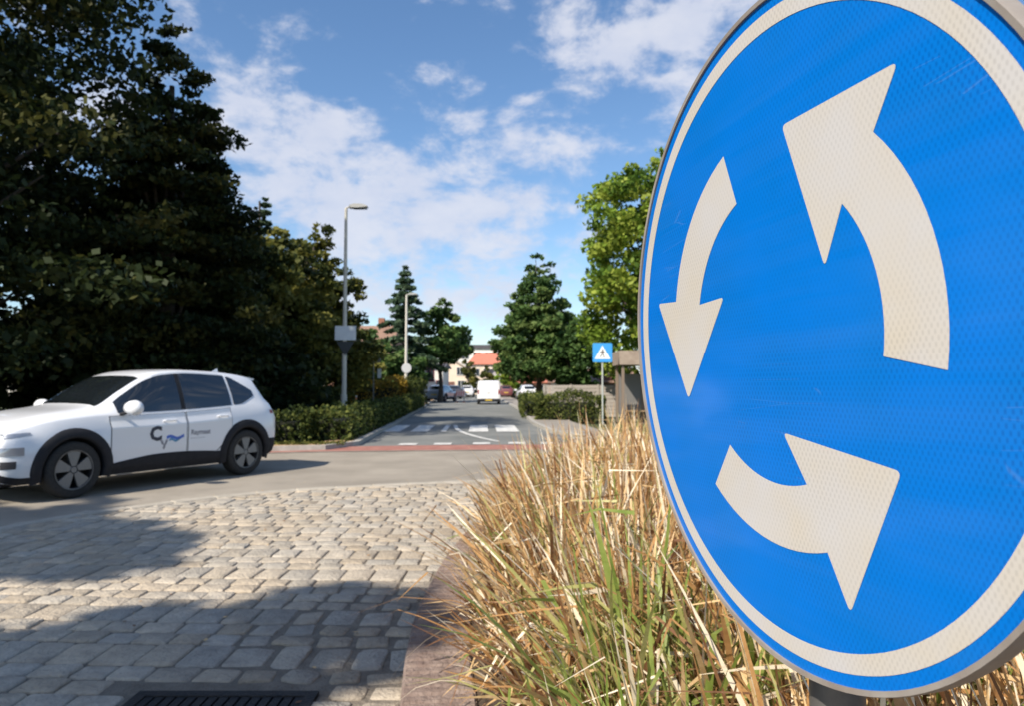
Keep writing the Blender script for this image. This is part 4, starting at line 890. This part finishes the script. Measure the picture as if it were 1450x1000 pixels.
# pedestrian crossing sign
Y4 = 26.; s4 = empty('crossing_sign', (X(853, Y4), Y4, 0), 0, 'square blue pedestrian crossing sign on a post at the right verge', 'road sign')
zc = Z(499.5, Y4); hs2 = .36
b = MB(); b.tube([(0, 0, 0), (0, 0, zc + .3)], .032, 12); b.build('post', mat('post_pale', (.48, .50, .46), .5, metal=.3), s4)
b = MB(); b.prism(rnd([(-hs2, -hs2), (hs2, -hs2), (hs2, hs2), (-hs2, hs2)], (0, 1, 2, 3), .05), -.055, -.042, lambda u, v_, h: (u, h, zc + v_)); b.build('panel', mat('small_sign_blue', (.03, .28, .66), .4, coat=.5), s4)
b = MB(); b.prism([(-.29, -.24), (.29, -.24), (0, .27)], -.060, -.0555, lambda u, v_, h: (u, h, zc + v_)); b.build('triangle', mat('small_sign_white', (.78, .78, .76), .5), s4)
b = MB(); fn = lambda u, v_, h: (u, h, zc + v_)
b.prism([(.012 + .03 * math.cos(a), .105 + .03 * math.sin(a)) for a in [k * math.pi / 6 for k in range(12)]], -.064, -.0603, fn)
b.prism([(-.035, .07), (.03, .07), (.035, -.04), (-.03, -.04)], -.064, -.0603, fn); b.prism([(-.03, -.042), (.005, -.042), (-.07, -.19), (-.10, -.18)], -.064, -.0603, fn); b.prism([(.0, -.042), (.035, -.042), (.085, -.19), (.05, -.195)], -.064, -.0603, fn)
b.prism([(-.037, .06), (-.037, .02), (-.10, -.03), (-.105, 0)], -.064, -.0603, fn); b.prism([(.033, .06), (.033, .02), (.085, -.02), (.095, .01)], -.064, -.0603, fn)
b.build('pictogram', mat('pictogram', (.10, .08, .07), .6), s4)
# road works barrier
Y5 = 62.; s5 = empty('barrier', (X(652, Y5), Y5, 0), 0, 'small red and white barrier board at the left kerb beside the silver car', 'barrier')
b = MB(); b.box(-.42, .42, -.02, .02, .55, 1.05); b.build('board', mat('barrier_white', (.75, .74, .70), .5), s5)
b = MB()
for k in range(4): b.prism([(-.40 + .2 * k, .57), (-.30 + .2 * k, .57), (-.22 + .2 * k, 1.03), (-.32 + .2 * k, 1.03)], -.026, -.0205, lambda u, v_, h: (u, h, v_))
b.build('stripe', mat('barrier_red', (.55, .05, .03), .5), s5)
for sx in (-.32, .32): MB().box(sx - .03, sx + .03, -.018, .018, .08, .548).build('leg', m_galv, s5)
b = MB(); b.box(-.45, -.19, -.25, .25, 0, .08); b.box(.19, .45, -.25, .25, 0, .08); b.build('foot', mat('barrier_foot', (.4, .08, .04), .8), s5)
for i, (px, Y, h) in enumerate(((744, 30, 1.0), (668, 75, 2.6))):
    pass
def bollard(x, y, label):
    root = empty('bollard', (x, y, 0), 0, label, 'bollard', 'small posts on the verges'); b = MB(); b.lathe([(.05, 0), (.05, .82), (.04, .86), (.001, .87)], n=12); b.build('post', mat('bollard_paint', (.55, .5, .4), .6), root)
    b = MB(); b.lathe([(.052, .62), (.052, .74)], n=12); b.build('band', mat('bollard_band', (.6, .2, .08), .5), root)
bollard(X(442, 42), 42, 'orange banded post in front of the left end of the golden hedge'); bollard(X(505, 42), 42, 'orange banded post in front of the golden hedge between lamp and square sign')

# grey garden fence and shelter on the right
def fence(name, p, q, h, m, label, post_m, bay=1.2):
    root = empty(name, (*p, 0), 0, label, 'fence'); d = Vector(q) - Vector(p); ln = d.length; root.rotation_euler.z = math.atan2(d.y, d.x); nb_ = max(1, round(ln / bay))
    b = MB()
    for k in range(int(h / .16)): b.box(0, ln, -.015, .015, .04 + k * .16, .04 + k * .16 + .145)
    b.build('boards', m, root)
    for k in range(nb_ + 1): x = ln * k / nb_; MB().box(x - .04, x + .04, -.058, -.018, 0, h + .05).build('post', post_m, root)
    return root
fence('wooden_fence', (1.5, 32.5), (7.5, 31.2), 1.45, mat('grey_boards', (.26, .23, .20), .85, c2=(.36, .32, .28), scale=4, stretch=(.3, 1, 6)), 'weathered grey board fence behind the right hedge', mat('fence_post', (.30, .27, .23), .85))
sh = empty('shelter', (4.75, 27.2, 0), 0, 'small timber shelter with a flat grey brown roof left of the blue sign', 'shelter')
b = MB(); b.box(-.75, 1.6, -.9, .9, 2.22, 2.76); b.build('roof', mat('shelter_roof', (.26, .20, .155), .8, c2=(.34, .27, .21), scale=4), sh)
for x in (-.6, .4, 1.4):
    for y in (-.75, .75): MB().box(x - .05, x + .05, y - .05, y + .05, 0, 2.218).build('post', mat('shelter_post', (.20, .15, .11), .8), sh)
b = MB(); b.box(-.54, 1.34, .72, .76, .3, 1.9); b.build('back_panel', mat('shelter_back', (.16, .15, .14), .6), sh)
b = MB(); b.box(-.3, 1.1, .2, .6, .42, .48); b.box(-.25, -.2, .25, .55, 0, .418); b.box(1.0, 1.05, .25, .55, 0, .418); b.build('bench', mat('shelter_bench', (.25, .17, .1), .7), sh)

# ------------------------------------------------------------------ houses
def wallm(nm, a, b_): return mat(nm, a, .9, c2=b_, scale=2.5, bump=.15, bscale=30)
m_pane = mat('window_pane', (.03, .04, .05), .1, coat=.5); m_frame = mat('window_frame', (.62, .61, .57), .6)
def house(name, x, y, wd, dp, eave, ridge, wm, rm, label, rz=0, along='x', wins=(), door=None, hip=0., chim=None, frame_m=None, flat=False):
    """front faces -y; wins: (x, z, w, h)"""
    root = empty(name, (x, y, 0), rz, label, 'building'); w2 = wd / 2; b = MB()
    if along == 'x' or flat: b.box(-w2, w2, 0, dp, 0, eave)
    else:
        v = [(-w2, 0, 0), (w2, 0, 0), (w2, 0, eave), (0, 0, ridge), (-w2, 0, eave), (-w2, dp, 0), (w2, dp, 0), (w2, dp, eave), (0, dp, ridge), (-w2, dp, eave)]
        b.add(v, [(0, 1, 2, 3, 4), (9, 8, 7, 6, 5), (0, 5, 6, 1), (1, 6, 7, 2), (4, 9, 5, 0), (2, 7, 8, 3), (3, 8, 9, 4)])
    b.build('wall', wm, root); b = MB(); o = .35; t_ = .14
    if flat:
        b.box(-w2 - o, w2 + o, -o, dp + o, eave + .003, eave + ridge); rf = b.build('roof', rm, root)
    elif along == 'x':
        prof = [(-o, eave - .12), (dp / 2, ridge), (dp + o, eave - .12), (dp + o, eave + t_ - .12), (dp / 2, ridge + t_), (-o, eave + t_ - .12)]
        prof = [(-o, eave + .004), (dp + o, eave + .004), (dp + o, eave + .1), (dp / 2, ridge), (-o, eave + .1)]
        k = len(prof); hp = hip
        v = [(-w2 - o + (hp if z == ridge else 0), yy, z) for yy, z in prof] + [(w2 + o - (hp if z == ridge else 0), yy, z) for yy, z in prof]
        b.add(v, [tuple(range(k)), tuple(range(k, 2 * k))[::-1]] + [(i, k + i, k + (i + 1) % k, (i + 1) % k) for i in range(k)]); rf = b.build('roof', rm, root)
    else:
        for s in (-1, 1):
            dd = Vector((w2, ridge - eave)).normalized(); e = (s * (w2 + o * dd.x), eave - o * dd.y + .02); v = []
            for yy in (-o, dp + o): v += [(s * .004, yy, ridge + .02), (e[0], yy, e[1]), (e[0], yy, e[1] + t_), (s * .004, yy, ridge + t_ + .04)]
            b.add(v, [(0, 1, 2, 3), (7, 6, 5, 4), (0, 4, 5, 1), (1, 5, 6, 2), (2, 6, 7, 3), (3, 7, 4, 0)])
        rf = b.build('roof', rm, root)
    if chim: MB().box(chim - .35, chim + .35, dp / 2 - .3, dp / 2 + .3, ridge - .6, ridge + .9).build('chimney', mat('chimney_brick', (.25, .11, .07), .9), rf)
    fm = frame_m or m_frame
    for (wx, wz, ww, wh) in wins:
        f = MB(); x0, x1, z0, z1 = wx - ww / 2, wx + ww / 2, wz - wh / 2, wz + wh / 2; e = .07
        f.box(x0 - e, x1 + e, -.06, -.003, z1, z1 + e); f.box(x0 - e, x1 + e, -.09, -.003, z0 - e, z0); f.box(x0 - e, x0, -.06, -.003, z0, z1); f.box(x1, x1 + e, -.06, -.003, z0, z1); f.box(wx - .03, wx + .03, -.055, -.003, z0 + .002, z1 - .002)
        fo = f.build('window', fm, root); g = MB(); g.box(x0 + .002, x1 - .002, -.03, -.004, z0 + .002, z1 - .002); g.build('pane', m_pane, fo)
    if door is not None:
        d_ = MB().box(door - .5, door + .5, -.05, -.003, 0, 2.1).build('door', mat('house_door', (.16, .07, .05), .6), root); MB().box(door + .32, door + .42, -.08, -.052, 1.0, 1.06).build('handle', m_chrome, d_)
    return root
m_cream = wallm('cream_render', (.66, .53, .40), (.72, .60, .47)); m_pale = wallm('pale_render', (.66, .63, .57), (.72, .69, .63)); m_pink = wallm('pink_brick', (.48, .25, .18), (.56, .33, .25)); m_peach = wallm('peach_render', (.62, .43, .30), (.68, .50, .37))
m_brown = wallm('brown_brick', (.20, .12, .09), (.28, .18, .13))
m_tile = mat('red_tiles', (.42, .13, .08), .85, c2=(.52, .20, .13), scale=5, bump=.3); m_slate = mat('dark_roof', (.06, .055, .065), .8, c2=(.10, .09, .10), scale=6); m_brt = mat('brown_tiles', (.20, .12, .08), .85, c2=(.28, .17, .12), scale=5)
house('apartment_building', X(684, 150), 150, 10.5, 12, Z(493, 150), .75, m_pale, m_slate, 'pale flat roofed apartment block closing the street above the red roof', flat=True, wins=[(x, z, 1.5, 1.3) for x in (-3.8, -1.3, 1.3, 3.8) for z in (8.0,)] + [(x, 4.5, 1.5, 1.3) for x in (-3.8, -1.3, 1.3, 3.8)])
house('terraced_house', X(690, 124), 124, 6.6, 9, Z(517, 124), Z(499, 124), m_cream, m_tile, 'cream house with a red hipped roof straight above the white van', hip=1.4, wins=[(-2, 3.9, 1.2, 1.2), (0, 3.9, 1.2, 1.2), (2, 3.9, 1.2, 1.2), (-1.8, 1.5, 1.2, 1.4), (1.9, 1.5, 1.2, 1.4)], door=0, chim=1.2)
house('terraced_house', X(706, 110), 110, 3.0, 8, Z(528, 110), Z(517, 110), mat('grey_gable', (.40, .36, .36), .9), m_slate, 'small grey gabled house right of the red roofed house', along='y', wins=[(-.6, 2.6, .8, 1.0), (.6, 2.6, .8, 1.0)])
house('terraced_house', X(639, 106), 106, 5.3, 10, Z(524, 106), Z(509, 106), m_cream, mat('cream_coping', (.60, .50, .40), .8), 'cream gabled house beside the street left of the small tree', along='y', wins=[(-1.5, 1.6, 1.0, 1.3), (1.5, 1.6, 1.0, 1.3), (1.3, 3.7, .9, 1.1)], door=0)
house('terraced_house', X(612, 86), 86, 2.6, 8, Z(521, 86), Z(514, 86), m_pale, m_slate, 'narrow white house with maroon shutters left of the cream gabled house', along='x', wins=[(-.2, 2.9, .75, 1.7), (.9, 1.5, .7, 1.2)], frame_m=mat('maroon_frame', (.20, .03, .04), .6))
house('terraced_house', X(775, 74), 74, 5.2, 8, Z(543, 74), Z(531, 74), m_pink, m_tile, 'low pink brick house behind the trunk of the pointed tree', wins=[(-1.9, 1.0, .8, 1.1), (-.4, 1.0, .8, 1.1), (1.9, 1.0, .8, 1.1)], door=.9)
house('terraced_house', X(812, 66), 66, 3.4, 8, Z(543, 66), Z(531, 66), m_pale, m_brt, 'low white house between the pointed tree and the crossing sign', wins=[(-.9, 1.0, .8, 1.1), (.8, 1.0, .8, 1.1)])
house('terraced_house', X(750, 98), 98, 5.5, 8, Z(546, 98), Z(532, 98), m_peach, m_tile, 'peach house with red roof right of the yellow green street tree', wins=[(-1.5, .9, .9, .9), (1.4, .9, .9, .9)])
house('terraced_house', X(858, 48), 48, 4.2, 8, Z(543, 48), Z(520, 48), m_brown, m_brt, 'brown brick house behind the post of the crossing sign', wins=[(-1.2, 1.2, .9, 1.0), (1.1, 1.2, .9, 1.0)], door=0)
house('terraced_house', X(510, 78), 78, 6.5, 9, 6.0, 8.6, m_brown, m_brt, 'brown brick house between the tall lamp and the blue green conifer', wins=[(-2, 4.6, 1.1, 1.3), (0, 4.6, 1.1, 1.3), (2, 4.6, 1.1, 1.3), (-2, 1.7, 1.2, 1.4)], door=1.5, chim=1.5)
house('garden_shed', X(483, 52), 52, 1.8, 3, 2.35, 2.85, mat('shed_pale_blue', (.36, .44, .46), .8, c2=(.42, .50, .52), scale=3), mat('shed_roof', (.42, .45, .47), .7), 'pale blue shed behind the golden hedge beside the tall lamp post', along='y')
house('detached_house', -26, 42, 8, 9, 5, 8, m_pale, m_brt, 'white house glimpsed through the dark park trees on the left', wins=[(-2, 3.8, 1.1, 1.3), (2, 3.8, 1.1, 1.3), (-2, 1.5, 1.2, 1.4)], door=1.2)
house('detached_house', -15, 48, 6, 8, 3.2, 5.4, m_pink, m_brt, 'red brick house glimpsed under the park trees above the car', wins=[(-1.6, 1.6, 1.1, 1.2), (1.7, 1.6, 1.1, 1.2)], door=0)

# fallen leaves and grit on the setts and the road
rr = np.random.default_rng(5); k = 130
fx = rr.uniform(-6, -.6, k); fy = rr.uniform(2.6, 11, k); C = np.stack([fx, fy, np.where(np.hypot(fx - 1.5, fy - 3) > 7.5, .012, .046)], 1); C = C[[inpoly((c[0], c[1]), outer) for c in C]]
V, F = leaves(C, np.full(len(C), .004), np.full(len(C), 1), .016, rr, .2, 4); tag(ob('fallen_leaves', V, F, [gm[0], gm[1], gm[3]], mi=rr.choice([0, 1, 2], len(F))), 'scattered dry fallen leaves on the grey setts', 'leaves', kind='stuff')
